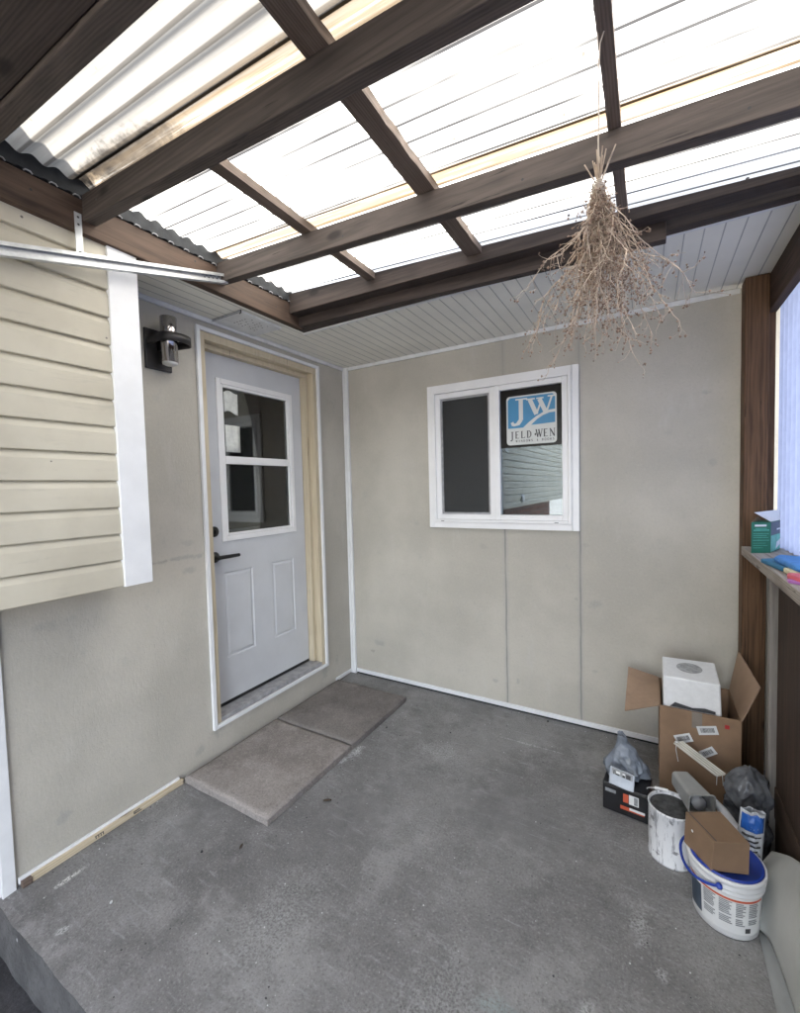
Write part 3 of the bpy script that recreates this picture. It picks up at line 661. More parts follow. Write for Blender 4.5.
# wavy foam closure strips on the header
m = MB(); n_ = 480
vs = []
for i in range(n_+1):
    y = -4.0+3.2*i/n_; zt = 2.446+SL*.30+.1275+corr(y); zl = 2.5005+.006*max(0, math.cos(2*math.pi*(y+10+P/2)/P))
    for x in (.284, .326): vs += [(x, y, zl if x > .3 else 2.503), (x, y, zt)]
fs = []
for i in range(n_):
    a = 4*i; b = a+4
    fs += [(a,a+1,b+1,b), (a+2,b+2,b+3,a+3), (a+1,a+3,b+3,b+1), (a,b,b+2,a+2)]
m.add(vs, fs); m.build('closure_strip', FOAM, RF)
m = MB()
for i in range(46):
    y = -3.98+i*P+.019; 
    if y < -.83: m.tube([(.3265,y-.012,2.498),(.3285,y-.006,2.5035),(.3285,y+.006,2.5035),(.3265,y+.012,2.498)], .0022, 6)
m.build('closure_lip', THRESH, RF)
# siding runs on unseen above the header, added to shade the nearby sheets
# right side: outer beam
bx((2.5205,-4.0,2.222),(2.556,-.052,2.384)).build('side_beam', W_rh, RF, .003)
bx((2.586,-4.0,2.27),(2.62,-.075,2.372)).build('side_beam', W_rh, RF, .003)
# soffit
SO = thing('soffit', 'grey white beadboard soffit wrapping the wall tops behind the brown beams', 'soffit', (1.4, -.4, 2.39))
m = MB(); m.box((.0,-.744,2.388),(2.98,.0,2.396)); m.box((.0,-1.735,2.3885),(.2805,-.7445,2.3965)); m.build('soffit_board', SOFF, SO)
m = MB()
x = .0
while x < 2.95:
    x += .0635
    if .02 < x < 2.95:
        m.box((x,-.7435,2.3868),(x+.0045,-.017,2.3879))
        if x < .27: m.box((x,-1.73,2.3872),(x+.0045,-.745,2.3884))
m.build('groove_line', GROOVE, SO)
bx((.27,-.744,2.3795),(2.5,-.728,2.3865)).build('edge_trim', WHITE_OLD, SO)
# decking above soffit (unseen, added to close the cavity against light leaks)
bx((-.4,-.70,2.72),(3.2,.3,2.75)).build('roof_deck', W_xd, SO)
# perforated square plate on the soffit
PL = thing('vent_plate', 'pale square perforated plate with a small hook on the soffit above the door', 'vent plate', (.12, -1.02, 2.387))
bx((.012,-1.165,2.376),(.243,-.885,2.3865)).build('plate', WHITE_OLD, PL, .002)
m = MB()
for i in range(6):
    for j in range(6):
        if (i+j) % 2 == 0 or random.random() < .3:
            MB().disc((.10+i*.021+random.uniform(-.003,.003), -1.09+j*.027, 2.3755), .0042, k=10).build('perforation', INK, PL)
m = MB(); m.tube([(.245,-1.168,2.386),(.245,-1.168,2.372),(.238,-1.172,2.366)], .003, 6); m.build('hook', BLACK, PL)
bx((.012,-1.170,2.3745),(.243,-1.166,2.3865)).build('plate_edge', GREYINK, PL)

# ---------------------------------------------------------------- post, side wall, counter
PO = tag(rebase(bx((2.430,-.140,0),(2.520,-.052,2.384)).build('wooden_post', W_post, None, .004), (2.475,-.096,0)), 'square brown wooden corner post standing at the right end of the back wall', 'post')
m = MB(); m.box((2.4285,-.1425,2.26),(2.5215,-.1405,2.383))
CW = thing('corrugated_wall', 'translucent bluish corrugated plastic side wall above the counter', 'wall', (2.6, -1.2, 1.14))
m = MB().grid(lambda u, v: (2.572+.008*math.cos(2*math.pi*u*3.9/P), -.06-u*3.84, 1.05+v*1.27), int(3.9/P*10), 3); m.build('plastic_sheet', WALLP, CW)
bx((2.5205,-.085,1.142),(2.552,-.052,2.2215)).build('edge_strip', W_post, CW)
KW = thing('side_wall', 'dark board wall behind the open shelf under the counter', 'wall', (2.66, -1.2, -.2))
bx((2.64,-4.0,-.2),(2.67,.0,1.098)).build('board', W_ply, KW)
CT = thing('counter', 'weathered wooden counter ledge on a dark plywood panel at the right', 'counter', (2.5, -1.2, 0))
m = MB(); m.poly([(2.425,-.145,1.10),(2.418,-.60,1.10),(2.410,-1.1,1.10),(2.405,-2.6,1.10),(2.62,-2.6,1.10),(2.62,-.145,1.10)], (0,0,.040)); m.build('counter_top', W_ledge, CT, .002)
bx((2.446,-.60,0),(2.480,-.560,1.0985)).build('stud', W_stud, CT, .002)
bx((2.470,-2.5,0),(2.482,-.6015,1.0985)).build('side_panel', W_ply, CT)
bx((2.466,-2.5,.15),(2.4695,-.602,.27)).build('panel_rail', wood('panel_rail_wood', 1, (.04,.026,.018), (.09,.06,.042)), CT)
bx((2.45,-2.54,0),(2.49,-2.502,1.0985)).build('stud', W_stud, CT, .002)

# ---------------------------------------------------------------- pavers
def paver(y0, y1, mat, label):
    m = MB(); x0, x1 = .030, .615
    def e(u, v):
        x = x0+(x1-x0)*u; y = y0+(y1-y0)*v
        ed = min(u, 1-u, v, 1-v)
        jx = .004*noise.noise(Vector((y*14, x*3, 1))); jy = .004*noise.noise(Vector((x*14, y*3, 5)))
        z = .036+.0015*noise.noise(Vector((x*9, y*9, 2)))-(.006 if ed < .001 else 0)
        return Vector((x+(jx if u in (0, 1) else 0), y+(jy if v in (0, 1) else 0), z))
    m.grid(e, 30, 30)
    for fn in (lambda t: (t, 0), lambda t: (1, t), lambda t: (1-t, 1), lambda t: (0, 1-t)):
        m.grid(lambda u, v, fn=fn: (lambda p: Vector((p.x+.003*noise.noise(Vector((p.x*30,p.y*30,v*4)))*(v<1), p.y, .001+(p.z-.001)*v)))(e(*fn(u))), 30, 3, False)
    o = m.build('paver', mat, None, weld=True); tag(rebase(o, ((x0+x1)/2, (y0+y1)/2, 0)), label, 'paver'); return o
paver(-1.452, -.844, PAVE, 'lighter tan concrete paver on the porch floor, the one farther from the room corner')
paver(-.836, -.226, PAVE2, 'darker grey concrete paver on the porch floor beside the corner of the two walls')

# ---------------------------------------------------------------- metal track hanging across the siding
TR = thing('metal_track', 'galvanised metal track hung from the beam across the cream siding', 'track', (.36, -1.9, 2.3))
a, b = Vector((.352,-1.345,2.437)), Vector((.352,-3.2,1.905)); d = (b-a).normalized(); up = Vector((0, -d.z, d.y)); up = up if up.z > 0 else -up
c = (a+b)/2; L_ = (b-a).length/2; X = Vector((1,0,0))
m = MB(); m.obox(c, d*L_, up*.018, X*.0012); m.obox(c+up*.0195+X*.008, d*L_, up*.0013, X*.010); m.obox(c-up*.0195+X*.008, d*L_, up*.0013, X*.010)
m.obox(c+up*.014+X*.019, d*L_, up*.006, X*.001); m.obox(c-up*.014+X*.019, d*L_, up*.006, X*.001)
m.build('channel', GALV, TR)
m = MB()
for i in range(5): m.disc(a+d*(.02+.022*i)+X*.0014, .004, k=10, n=X)
for i in range(4): m.disc(a+d*(.03+.022*i)+X*.0014+up*.009, .0025, k=10, n=X)
m.build('hole', INK, TR)
m = MB(); m.box((.3215,-1.931,2.30),(.324,-1.909,2.445)); m.obox((.336,-1.92,2.302), (.016,0,0), (0,.011,0), (0,0,.0015)); m.build('bracket', GALV, TR)
m = MB(); m.disc((.3243,-1.92,2.43), .004, k=10, n=X); m.disc((.3243,-1.92,2.405), .004, k=10, n=X); m.build('screw', INK, TR)

# ---------------------------------------------------------------- wall lamp
LA = thing('wall_lamp', 'black and chrome cylinder wall lamp mounted left of the door', 'wall lamp', (0, -1.46, 2.15))
bx((.0005,-1.532,2.052),(.014,-1.405,2.238)).build('back_plate', BLACK, LA, .002)
cx, cy = .090, -1.462
m = MB(); m.lathe([(.0,2.286),(.034,2.286),(.036,2.284),(.036,2.075),(.034,2.075)], (cx,cy,0), 40); m.build('lamp_body', CHROME, LA)
m = MB(); m.lathe([(.034,2.078),(.033,2.068),(.02,2.062),(0,2.060)], (cx,cy,0), 32); m.build('lens', LENS, LA)
m = MB(); pts = []
for i in range(33):
    a_ = -math.pi*.5+math.pi*i/32; pts.append((.118+.055*math.cos(a_), cy+.010+.072*math.sin(a_)))
pts = [(.012, cy-.058)]+pts+[(.012, cy+.058)]
for (x_, y_), (x2, y2) in zip(pts, pts[1:]):
    dx, dy = x2-x_, y2-y_; l = math.hypot(dx, dy); nx, ny = -dy/l*.003, dx/l*.003
    m.add([(x_-nx,y_-ny,2.158),(x2-nx,y2-ny,2.158),(x2-nx,y2-ny,2.196),(x_-nx,y_-ny,2.196),(x_+nx,y_+ny,2.158),(x2+nx,y2+ny,2.158),(x2+nx,y2+ny,2.196),(x_+nx,y_+ny,2.196)],
          [(0,1,2,3),(4,7,6,5),(0,4,5,1),(3,2,6,7)], True)
m.build('loop_band', BLACK, LA)
m = MB(); m.box((.0145,cy-.016,2.14),(.056,cy+.016,2.21)); m.build('mount_arm', BLACK, LA, .002)

# ---------------------------------------------------------------- hanging dried bunch
DB = thing('dried_bunch', 'bunch of dried seed stems hanging upside down from a batten on twine', 'dried plant bunch', (1.95, -1.64, 2.1))
rnd = random.Random(3)
m = MB(); m.tube([(1.972,-1.655,2.425),(1.955,-1.642,2.395),(1.951,-1.64,2.33),(1.952,-1.641,2.24),(1.950,-1.64,2.165),(1.951,-1.64,2.12)], .0015, 6)
m.tube([(1.952,-1.655,2.425),(1.9505,-1.642,2.37),(1.9535,-1.64,2.29),(1.9500,-1.641,2.20),(1.953,-1.64,2.15)], .0011, 6)
for i in range(7): 
    z_ = 2.085+.0035*i; m.tube([(1.951+.0135*math.cos(a_*.7), -1.64+.0135*math.sin(a_*.7), z_+.0004*a_) for a_ in range(0, 10)], .0012, 5)
m.build('twine', TWINE, DB)
stems = MB(); heads = MB(); 
def head(p, r):
    p = Vector(p); o = [p+Vector(q)*r*rnd.uniform(.7,1.3) for q in ((1,0,0),(-1,0,0),(0,1,0),(0,-1,0),(0,0,1.2),(0,0,-1.2))]
    heads.add(o, [(0,2,4),(2,1,4),(1,3,4),(3,0,4),(2,0,5),(1,2,5),(3,1,5),(0,3,5)])
def branch(p, d, L, r, depth):
    k = max(3, int(L/.016)); pts = [p.copy()]; d = d.normalized()
    for i in range(k):
        d = (d+Vector((rnd.gauss(0,.13), rnd.gauss(0,.13), -.03+rnd.gauss(0,.10)))).normalized() if depth == 2 else (d+Vector((rnd.gauss(0,.32), rnd.gauss(0,.32), rnd.gauss(-.04,.26)))).normalized()
        p = p+d*L/k; pts.append(p.copy())
    stems.tube(pts, [r*(1-.55*i/k) for i in range(k+1)], 3, False)
    if depth > 0:
        for i in range(1, k+1):
            t_ = i/k
            if rnd.random() < (.85 if depth == 2 else .75):
                dd = (d*1.0+Vector((rnd.gauss(0,.55), rnd.gauss(0,.55), rnd.gauss(-.25,.35)))).normalized()
                branch(pts[i], dd, rnd.uniform(.018,.040)*(.7+.6*t_) if depth == 2 else L*rnd.uniform(.3,.6), r*.55, depth-1)
    else:
        head(p, rnd.uniform(.0013,.0030))
        if rnd.random() < .4: head(pts[len(pts)//2], rnd.uniform(.0012,.0022))
tie = Vector((1.951,-1.64,2.10))
for i in range(80):
    a_ = rnd.uniform(0, 2*math.pi); q = abs(rnd.gauss(0, .5)); sp = .195*min(q, 1.25)
    dd = Vector((math.cos(a_)*sp+.06, math.sin(a_)*sp, -1))
    branch(tie+Vector((rnd.gauss(0,.006), rnd.gauss(0,.006), rnd.uniform(-.01,.01))), dd, rnd.uniform(.16,.385)*(1-.08*q), .0016, 2)
for dd, L_ in (((-.75,.05,-.30), .10), ((-.62,0,-.55), .12), ((.5,.1,-.9), .30), ((.45,.0,-.9), .23), ((.75,0,-.7), .10), ((.42,-.1,-.9), .32), ((.36,.1,-.9),.27)):
    branch(tie+Vector((0,0,-.08)) if L_ < .2 else tie+Vector((0,0,-.03)), Vector(dd), L_, .0016, 2)
for i in range(16):
    dd = Vector((rnd.gauss(0,.22), rnd.gauss(0,.22), 1)); p0 = tie; pts = [p0, p0+dd*rnd.uniform(.02,.035), p0+dd*rnd.uniform(.045,.075)]
    stems.tube(pts, [.0019,.0018,.0015], 4, True)
m = stems.build('stem', DRY, DB); m['kind'] = 'stuff'
m = heads.build('seed_head', DRY2, DB); m['kind'] = 'stuff'

# ---------------------------------------------------------------- boxes and clutter
def obx(corners, z0, z1, top=None):
    t_ = top or corners; return MB().hexa([(x,y,z0) for x,y in corners], [(x,y,z1) for x,y in t_])
X0, X1, Y0, Y1, ZT = 2.090, 2.388, -.45, -.13, .432
CB = thing('cardboard_box', 'large open brown cardboard box with barcode labels in the corner by the post', 'cardboard box', (2.24, -.29, 0))
m = MB(); th = .005
for a, b in (((X0,Y0,0),(X1,Y0+th,ZT)), ((X0,Y1-th,0),(X1,Y1,ZT)), ((X0,Y0+th,0),(X0+th,Y1-th,ZT)), ((X1-th,Y0+th,0),(X1,Y1-th,ZT))): m.box(a, b)
m.box((X0+th,Y0+th,.001),(X1-th,Y1-th,.006)); m.build('box_body', CARD, CB, .001)
def flap(p, q, r, s_, mat=CARDIN):
    def e(u, v):
        a = Vector(p).lerp(Vector(q), u); b = Vector(s_).lerp(Vector(r), u); w_ = a.lerp(b, v)
        return w_+Vector((0,0,.004*math.sin(u*3.14)*v+.004*noise.noise(Vector((u*6,v*6,p[0])))*v))
    MB().grid(e, 10, 6, False).build('flap', mat, CB, solid=.005)
flap((X0,Y0,ZT),(X0,Y1,ZT),(X0-.138,Y1-.02,ZT+.036),(X0-.143,Y0+.03,ZT-.078))
flap((X1,Y0,ZT),(X1,Y1,ZT),(X1+.030,Y1-.02,ZT+.200),(X1+.062,Y0+.02,ZT+.150))
flap((X0+.01,Y1,ZT),(X1-.01,Y1,ZT),(X1-.02,Y1-.045,ZT-.12),(X0+.02,Y1-.045,ZT-.12), CARD)
flap((X0+.01,Y0+.006,ZT-.003),(X1-.01,Y0+.006,ZT-.003),(X1-.015,Y0+.035,ZT-.09),(X0+.015,Y0+.035,ZT-.09), CARD)
bx((2.212,Y0-.0012,.36),(2.250,Y0-.0004,ZT)).build('tape', TAPE, CB)
def label(cx_, cz_, w_, h_, ang):
    c_ = Vector((cx_, Y0-.0022, cz_)); u = Vector((math.cos(ang),0,math.sin(ang))); v = Vector((-u.z,0,u.x))
    o = MB().obox(c_, u*w_/2, v*h_/2, Vector((0,.0004,0))).build('label', PAPER, CB)
    k = MB(); x_ = -w_*.34
    while x_ < w_*.34:
        s_ = rnd.uniform(.0012,.003); k.obox(c_+u*x_+Vector((0,-.0008,0))+v*h_*.02, u*s_/2, v*h_*.26, Vector((0,.0002,0))); x_ += s_+rnd.uniform(.001,.0022)
    k.build('barcode', INK, o)
label(2.181,.301,.066,.038,R(25)); label(2.269,.361,.074,.038,R(16)); label(2.271,.262,.062,.034,R(38))
bx((2.330,Y0-.0012,.385),(2.346,Y0-.0004,.402)).build('red_sticker', REDP, CB)
# white foam box inside
ST = thing('foam_box', 'white foam box with an oval opening sitting inside the open cardboard box', 'foam box', (2.2, -.32, .25))
zt = .582; q = [(2.104,-.395),(2.322,-.395),(2.322,-.255),(2.104,-.255)]
q = [(2.104,-.405),(2.326,-.43+.02),(2.328,-.17),(2.104,-.225+.03)]
m = MB(); m.hexa([(2.106,-.428,.22),(2.33,-.428,.22),(2.33,-.21,.22),(2.106,-.21,.22)], [(2.104,-.425,zt-.02),(2.318,-.420,zt-.022),(2.318,-.22,zt+.004),(2.104,-.235,zt+.004)])
m.build('foam_body', FOAMW, ST, .006)
def onTop(u, v): 
    a = Vector((2.104,-.425,zt-.02)).lerp(Vector((2.318,-.420,zt-.022)), u); b = Vector((2.104,-.235,zt+.004)).lerp(Vector((2.318,-.22,zt+.004)), u); return a.lerp(b, v)+Vector((0,0,.0012))
m = MB(); m.add([onTop(.5+.24*math.cos(2*math.pi*i/24), .55+.24*math.sin(2*math.pi*i/24)) for i in range(24)], [tuple(range(24))]); m.build('opening', plain('shaded_film_opening', (.33,.34,.35), .4, .3, 60, .5), ST)
m = MB(); m.add([Vector((2.130,-.4292,.428)),(2.300,-.4290,.428),(2.300,-.4286,.440),(2.262,-.4284,.446),(2.215,-.4284,.438),(2.150,-.4286,.450)], [(0,1,2,3,4,5)]); m.build('print', INK, ST)

# black box with plastic bag and package
BB = thing('tool_box', 'small black box with orange and white print on the floor left of the paint can', 'box', (1.96, -.56, 0))
c4 = [(1.868,-.648),(2.045,-.668),(2.06,-.53),(1.883,-.51)]
obx(c4, 0.001, .125).build('box_body', plain('black_box_card', (.012,.012,.014), .35, .2), BB, .003)
def onf(u, z_, dd=.001):    # point on front face
    a = Vector((1.868,-.648,z_)).lerp(Vector((2.045,-.668,z_)), u); return a+Vector((-.02,-.177,0)).normalized()*dd
def patch(mat, name, u0, u1, z0_, z1_, par, dd=.001, sk=0):
    MB().add([onf(u0,z0_,dd), onf(u1,z0_+sk,dd), onf(u1,z1_+sk,dd), onf(u0,z1_,dd)], [(0,1,2,3)]).build(name, mat, par)
patch(ORANGE, 'print_band', .40, .92, .028, .044, BB); patch(PAPER, 'print', .60, .93, .034, .045, BB, .0016)
patch(ORANGE, 'print_band', .46, .58, .062, .100, BB); patch(PAPER, 'print', .59, .80, .060, .102, BB); patch(GREYINK, 'print', .70, .78, .064, .098, BB, .0016)
patch(GREYINK, 'print', .06, .30, .085, .10, BB); 
m = MB(); m.tube([onf(.02,.118,.004), onf(.5,.122,.004), onf(.98,.118,.004)], .004, 6); m.build('lid_edge', HARDW, BB)
def rdg(p): return 1-2*abs(noise.noise(p))
def crumple(name, mat, label_, cat, c_, prof, sq, seed, amp=.18, k=96, freq=16, lean=(0,0)):
    o = []; n_ = len(prof); H_ = prof[-1][1]; rows = []
    for i in range((n_-1)*9+1):
        t_ = i/9; a = int(min(t_, n_-2)); f_ = t_-a; f_ = f_*f_*(3-2*f_)*.5+f_*.5
        rows.append((prof[a][0]*(1-f_)+prof[a+1][0]*f_, prof[a][1]*(1-f_)+prof[a+1][1]*f_))
    for r0, z_ in rows:
        fz = z_/max(H_, .01)
        for j in range(k):
            a = 2*math.pi*j/k
            p = Vector((math.cos(a)*max(r0,.03), math.sin(a)*max(r0,.03), z_*.6))*freq+Vector((seed, seed, seed))
            q_ = rdg(p*.7)*.9+rdg(p*1.7+Vector((5,1,2)))*.55+rdg(p*3.9+Vector((1,8,2)))*.28+.8*noise.noise(p*.35)
            rr = r0*(1+amp*(q_-.5))
            zz = z_+((.022*noise.noise(p*.5+Vector((3,3,3)))+.010*rdg(p*1.3)) if z_ > .015 else 0)
            o.append(Vector((c_[0]+rr*math.cos(a)*sq[0]+lean[0]*fz, c_[1]+rr*math.sin(a)*sq[1]+lean[1]*fz, c_[2]+max(zz, 0))))
    m = MB(); nr = len(rows); m.add(o, [(i*k+j, i*k+(j+1)%k, (i+1)*k+(j+1)%k, (i+1)*k+j) for i in range(nr-1) for j in range(k)]+[tuple(range(k))[::-1], tuple(range((nr-1)*k, nr*k))], True)
    ob = m.build(name, mat); return tag(rebase(ob, c_), label_, cat)
crumple('plastic_bag', BAGG, 'grey see-through plastic bag gathered to a peak on the black box', 'plastic bag', (1.965,-.555,.126), [(.055,0),(.082,.008),(.078,.04),(.055,.075),(.036,.11),(.024,.14),(.020,.165),(.006,.172)], (1.0,.75), 2, .34, lean=(-.028,.02))
PK = thing('blister_pack', 'small grey blister pack with dark lettering leaning on the plastic bag', 'package', (1.95,-.64,.13))
a = Vector((1.893,-.655,.128)); u = Vector((.098,-.006,-.012)); v = Vector((.004,.030,.062)); nn = u.cross(v).normalized()
if nn.y > 0: nn = -nn
MB().obox(a+u/2+v/2, u/2, v/2, nn*.009).build('pack_body', plain('grey_blister', (.30,.33,.37), .25, .15), PK, .003)
m = MB(); f0 = a+nn*.0096
m.obox(f0+u*.5+v*.78, u*.42, v*.17, nn*.0003); m.build('pack_header', GREYINK, PK)
m = MB()
for (x0_,x1_) in ((.16,.20),(.24,.40),(.52,.62),(.66,.84)): m.obox(f0+nn*.0006+u*((x0_+x1_)/2)+v*.74, u*((x1_-x0_)/2), v*.12, nn*.0003)
m.build('pack_print', INK, PK)
m = MB(); m.obox(f0+nn*.0006+u*.34+v*.78, u*.08, v*.07, nn*.0006); m.obox(f0+nn*.0006+u*.57+v*.80, u*.05, v*.05, nn*.0006); m.build('pack_print', PAPER, PK)

# paint can
PC = thing('paint_can', 'white paint can streaked with grey drips and a dark crusted top', 'paint can', (2.122,-.790,0))
pc = (2.122,-.790,0); r = .078
n = N('dripped_white_can'); st = n.noise(1, 5, .7, n.map(scale=(60, 60, 9)))
c = n.mix(n.ramp(st, .52, .62, 0, .85), (.70,.71,.73), (.26,.27,.29)); bl = n.noise(24, 4, .6)
c = n.mix(n.ramp(bl, .60, .66, 0, .8), c, (.12,.12,.13)); n.col(c); n.rough(.45); CAN = n.m
m = MB(); m.lathe([(.0,.002),(r-.002,.002),(r+.001,.0),(r+.001,.006),(r-.001,.010),(r-.001,.192),(r+.0015,.195),(r+.0015,.201),(r-.001,.203),(r-.005,.200),(r-.006,.190)], pc, 48); m.build('can_body', CAN, PC)
m = MB(); m.lathe([(r-.006,.191),(r-.010,.189),(r-.016,.193),(.03,.1925),(.0,.192)], pc, 40); m.build('can_top', plain('crusted_dark_paint', (.045,.046,.048), .6, .6, 60, .6), PC)
m = MB(); pts = []
for i in range(25):
    a_ = math.pi*i/24; pts.append((pc[0]-.06*math.cos(a_)*1.2-.01, pc[1]+.05-.03*math.sin(a_), .205+.035*math.sin(a_)))
m.tube(pts, .0018, 6); m.build('wire_handle', GALV, PC)
m = MB(); m.tube(pts[7:13], .006, 10); m.build('handle_grip', WHITE_OLD, PC)
# tub lying on the can
TB = thing('plastic_tub', 'cloudy plastic tub lying on its side on the paint can', 'plastic tub', (2.16,-.78,.205))
a, b = Vector((2.155,-.690,.258)), Vector((2.218,-.822,.250)); d = (b-a).normalized(); sd_ = d.cross(Vector((0,0,1))).normalized(); up = sd_.cross(d)
def ring(c_, hw, hh, rr=.012):
    o = []
    for x_, y_ in rrect(-hw,-hh,hw,hh,rr,3): o.append(c_+sd_*x_+up*y_)
    return o
m = MB(); rs = [ring(a, .029,.026), ring(a+d*.004, .033,.030), ring(b-d*.008, .042,.039), ring(b-d*.006,.047,.044), ring(b,.048,.045), ring(b-d*.001,.043,.040), ring(a+d*.012,.029,.027)]
k = len(rs[0]); o = [p for q_ in rs for p in q_]
m.add(o, [(i*k+j, i*k+(j+1)%k, (i+1)*k+(j+1)%k, (i+1)*k+j) for i in range(len(rs)-1) for j in range(k)]+[tuple(range(k))[::-1], tuple(range((len(rs)-1)*k, len(rs)*k))])
m.build('tub_body', TUB, TB, .001)
m = MB(); m.lathe([(0,0),(.022,0),(.024,.004),(.024,.03),(.0,.034)], b-d*.045+up*-.004, 24, M=d.to_track_quat('Z','Y').to_matrix()); m.build('cup', milky('white_cup_inside', (.6,.61,.62), .3), TB)
# wire rack strip leaning on the box
RK = thing('wire_strip', 'pale ribbed metal strip leaning on the front of the large cardboard box', 'metal strip', (2.25,-.52,.2))
a, b = Vector((2.158,-.505,.305)), Vector((2.300,-.590,.255)); d = (b-a)
m = MB(); wv = Vector((.022,.0,.012))
for i in range(4):
    o_ = wv*(i/3-.5)*1.3; m.obox((a+b)/2+o_, d/2, wv.normalized()*.0028, Vector((0,-.3,.95))*.0028)
m.obox((a+b)/2-Vector((0,.0,.004)), d/2, wv*.62, Vector((0,-.3,.95))*.0008)
m.build('ribbed_strip', plain('cream_metal', (.50,.48,.42), .5, .1), RK)
m = MB(); m.tube([a+Vector((-.006,0,.0)), a+Vector((-.008,-.01,-.03)), a+Vector((.0,-.02,-.075))], .0016, 6); m.build('wire_leg', GALV, RK); m = MB(); m.tube([b+Vector((.006,0,-.002)), b+Vector((.008,-.004,-.04))], .0014, 6); m.build('wire_leg', GALV, RK); m = MB(); m.tube([b+Vector((-.012,0,-.006)), b+Vector((-.014,-.004,-.045))], .0014, 6); m.build('wire_leg', GALV, RK)
m = MB(); m.lathe([(0,0),(.006,0),(.006,.003),(0,.004)], a+Vector((-.006,-.002,.0)), 12); m.build('end_cap', WHITE, RK)

# bucket
BK = thing('bucket', 'white plastic bucket with blue lid and blue handle and a printed label', 'bucket', (2.268,-.975,0))
bc = (2.268,-.975,0)
m = MB(); m.lathe([(0,.003),(.082,.003),(.087,.0),(.090,.005),(.0975,.150),(.103,.151),(.104,.156),(.0985,.158),(.0990,.166),(.105,.167),(.106,.172),(.100,.174),(.1015,.186),(.1075,.187),(.1085,.191),(.1085,.1985),(.1065,.2005),(.102,.2005),(.101,.195)], bc, 56); m.build('bucket_body', plain('white_bucket_plastic', (.66,.67,.68), .35, .06, 8, .05), BK)
m = MB(); m.lathe([(.1005,.196),(.1005,.2035),(.098,.205),(.093,.2045),(.091,.199),(.0,.199)], bc, 56); m.build('lid', BLUE, BK)
def wrap(a0, a1, z0_, z1_, dr=.0006, nu=20):
    def rad(z_): return .0901+(.0975-.090)*(z_-.005)/.145+dr
    return MB().grid(lambda u, v: Vector((bc[0]+rad(z0_+(z1_-z0_)*v)*math.cos(a0+(a1-a0)*u), bc[1]+rad(z0_+(z1_-z0_)*v)*math.sin(a0+(a1-a0)*u), z0_+(z1_-z0_)*v)), nu, 2)
ac = math.atan2(-.72, -.1)
wrap(R(190), R(330), .022, .148).build('bucket_label', PAPER, BK)
wrap(R(190), R(330), .132, .139, .0012).build('label_stripe', ORANGE, BK)
wrap(R(190), R(222), .030, .125, .0012).build('label_print', DKBL, BK)
m = MB()
for a0, a1 in ((226, 249), (252, 275), (278, 297), (300, 322)):
    for zz in (.052, .082, .106):
        for kk in range(4):
            if zz == .052 and kk == 0 and a0 > 290: continue
            w2 = wrap(R(a0+1), R(a1-rnd.uniform(1, 7)), zz+kk*.0062, zz+kk*.0062+.0042, .0012, 8); m.add(w2.v, w2.f)
m.build('label_print', GREYINK, BK)
wrap(R(296), R(306), .030, .046, .0014, 6).build('label_mark', INK, BK)
m = MB(); pts = []
for i in range(25):
    t_ = i/24; a_ = R(-105)-math.pi*t_; q_ = .114+.012*math.sin(math.pi*t_); pts.append(Vector((bc[0]+q_*math.cos(a_), bc[1]+q_*math.sin(a_), .176-.020*math.sin(math.pi*min(1, t_*2.2))*(t_ < .46)+.004*t_)))
pts = pts[::-1]
m.tube(pts, .0045, 8); m.lathe([(0,-.004),(.009,-.004),(.009,.004),(0,.004)], pts[-1], 14, M=(pts[-1]-Vector(bc)).to_track_quat('Z','Y').to_matrix()); m.build('handle', BLUE, BK)
# small carton on the bucket
SC = thing('small_carton', 'small closed brown carton sitting on the blue bucket lid', 'carton', (2.235,-1.0,.2))
cc4 = [(2.152,-.972),(2.219,-1.064),(2.322,-1.026),(2.252,-.932)]; tt4 = [(2.158,-.955),(2.227,-1.062),(2.325,-1.018),(2.262,-.898)]
obx(cc4, .201, .300, tt4).build('carton_body', CARD2, SC, .0015)
m = MB(); a, b = Vector((2.163,-.951,.3006)), Vector((2.233,-1.058,.3006)); wv = Vector((.0035,.0022,0)); m.add([a, b, b+wv*.8, a+wv*.8], [(0,1,2,3)]); m.build('lid_seam', INK, SC)
m = MB(); pt = Vector((2.152,-.972,.201)).lerp(Vector((2.219,-1.064,.201)), .30)+Vector((0,0,.070))+Vector((-.0002,-.0030,0)); m.disc(pt+Vector((.002,0,0)), .0045, k=12, n=Vector((-.8,-.58,.05))); m.build('dot_sticker', PAPER, SC)
# sacks and bags right of the can
crumple('plastic_bag', BAGD, 'dark grey crumpled plastic bag slumped between the large box and the counter panel', 'plastic bag', (2.378,-.665,.0), [(.04,0),(.056,.02),(.058,.12),(.062,.22),(.064,.27),(.050,.32),(.028,.345),(.006,.352)], (.95,1.1), 9, .34, freq=15)
sk_ = thing('plastic_sack', 'white plastic sack with a blue top panel and dark lettering standing behind the bucket', 'sack', (2.345,-.87,0))
def sack(u, v, side):
    w_ = .036*(1-.12*abs(v-.5)); x_ = (u-.5)*2*w_; th_ = .020*math.sin(math.pi*min(max(u,.0),1))**.6*math.sin(math.pi*min(.97, .08+.89*v))**.5
    q = Vector((u*3.1, v*8, side*3)); wr = .007*rdg(q)+.004*rdg(q*2.6)
    return Vector((2.345+x_+.018*(v-.6), -.875-.02*v+side*(th_+wr*(u*(1-u)*4)), .335*v+.008*noise.noise(Vector((u*4,side,1)))*(v > .9)))
for sd2, nm in ((-1, 'front_face'), (1, 'back_face')): MB().grid(lambda u, v: sack(u, v, sd2), 26, 60).build(nm, SACK, sk_, solid=.0008)
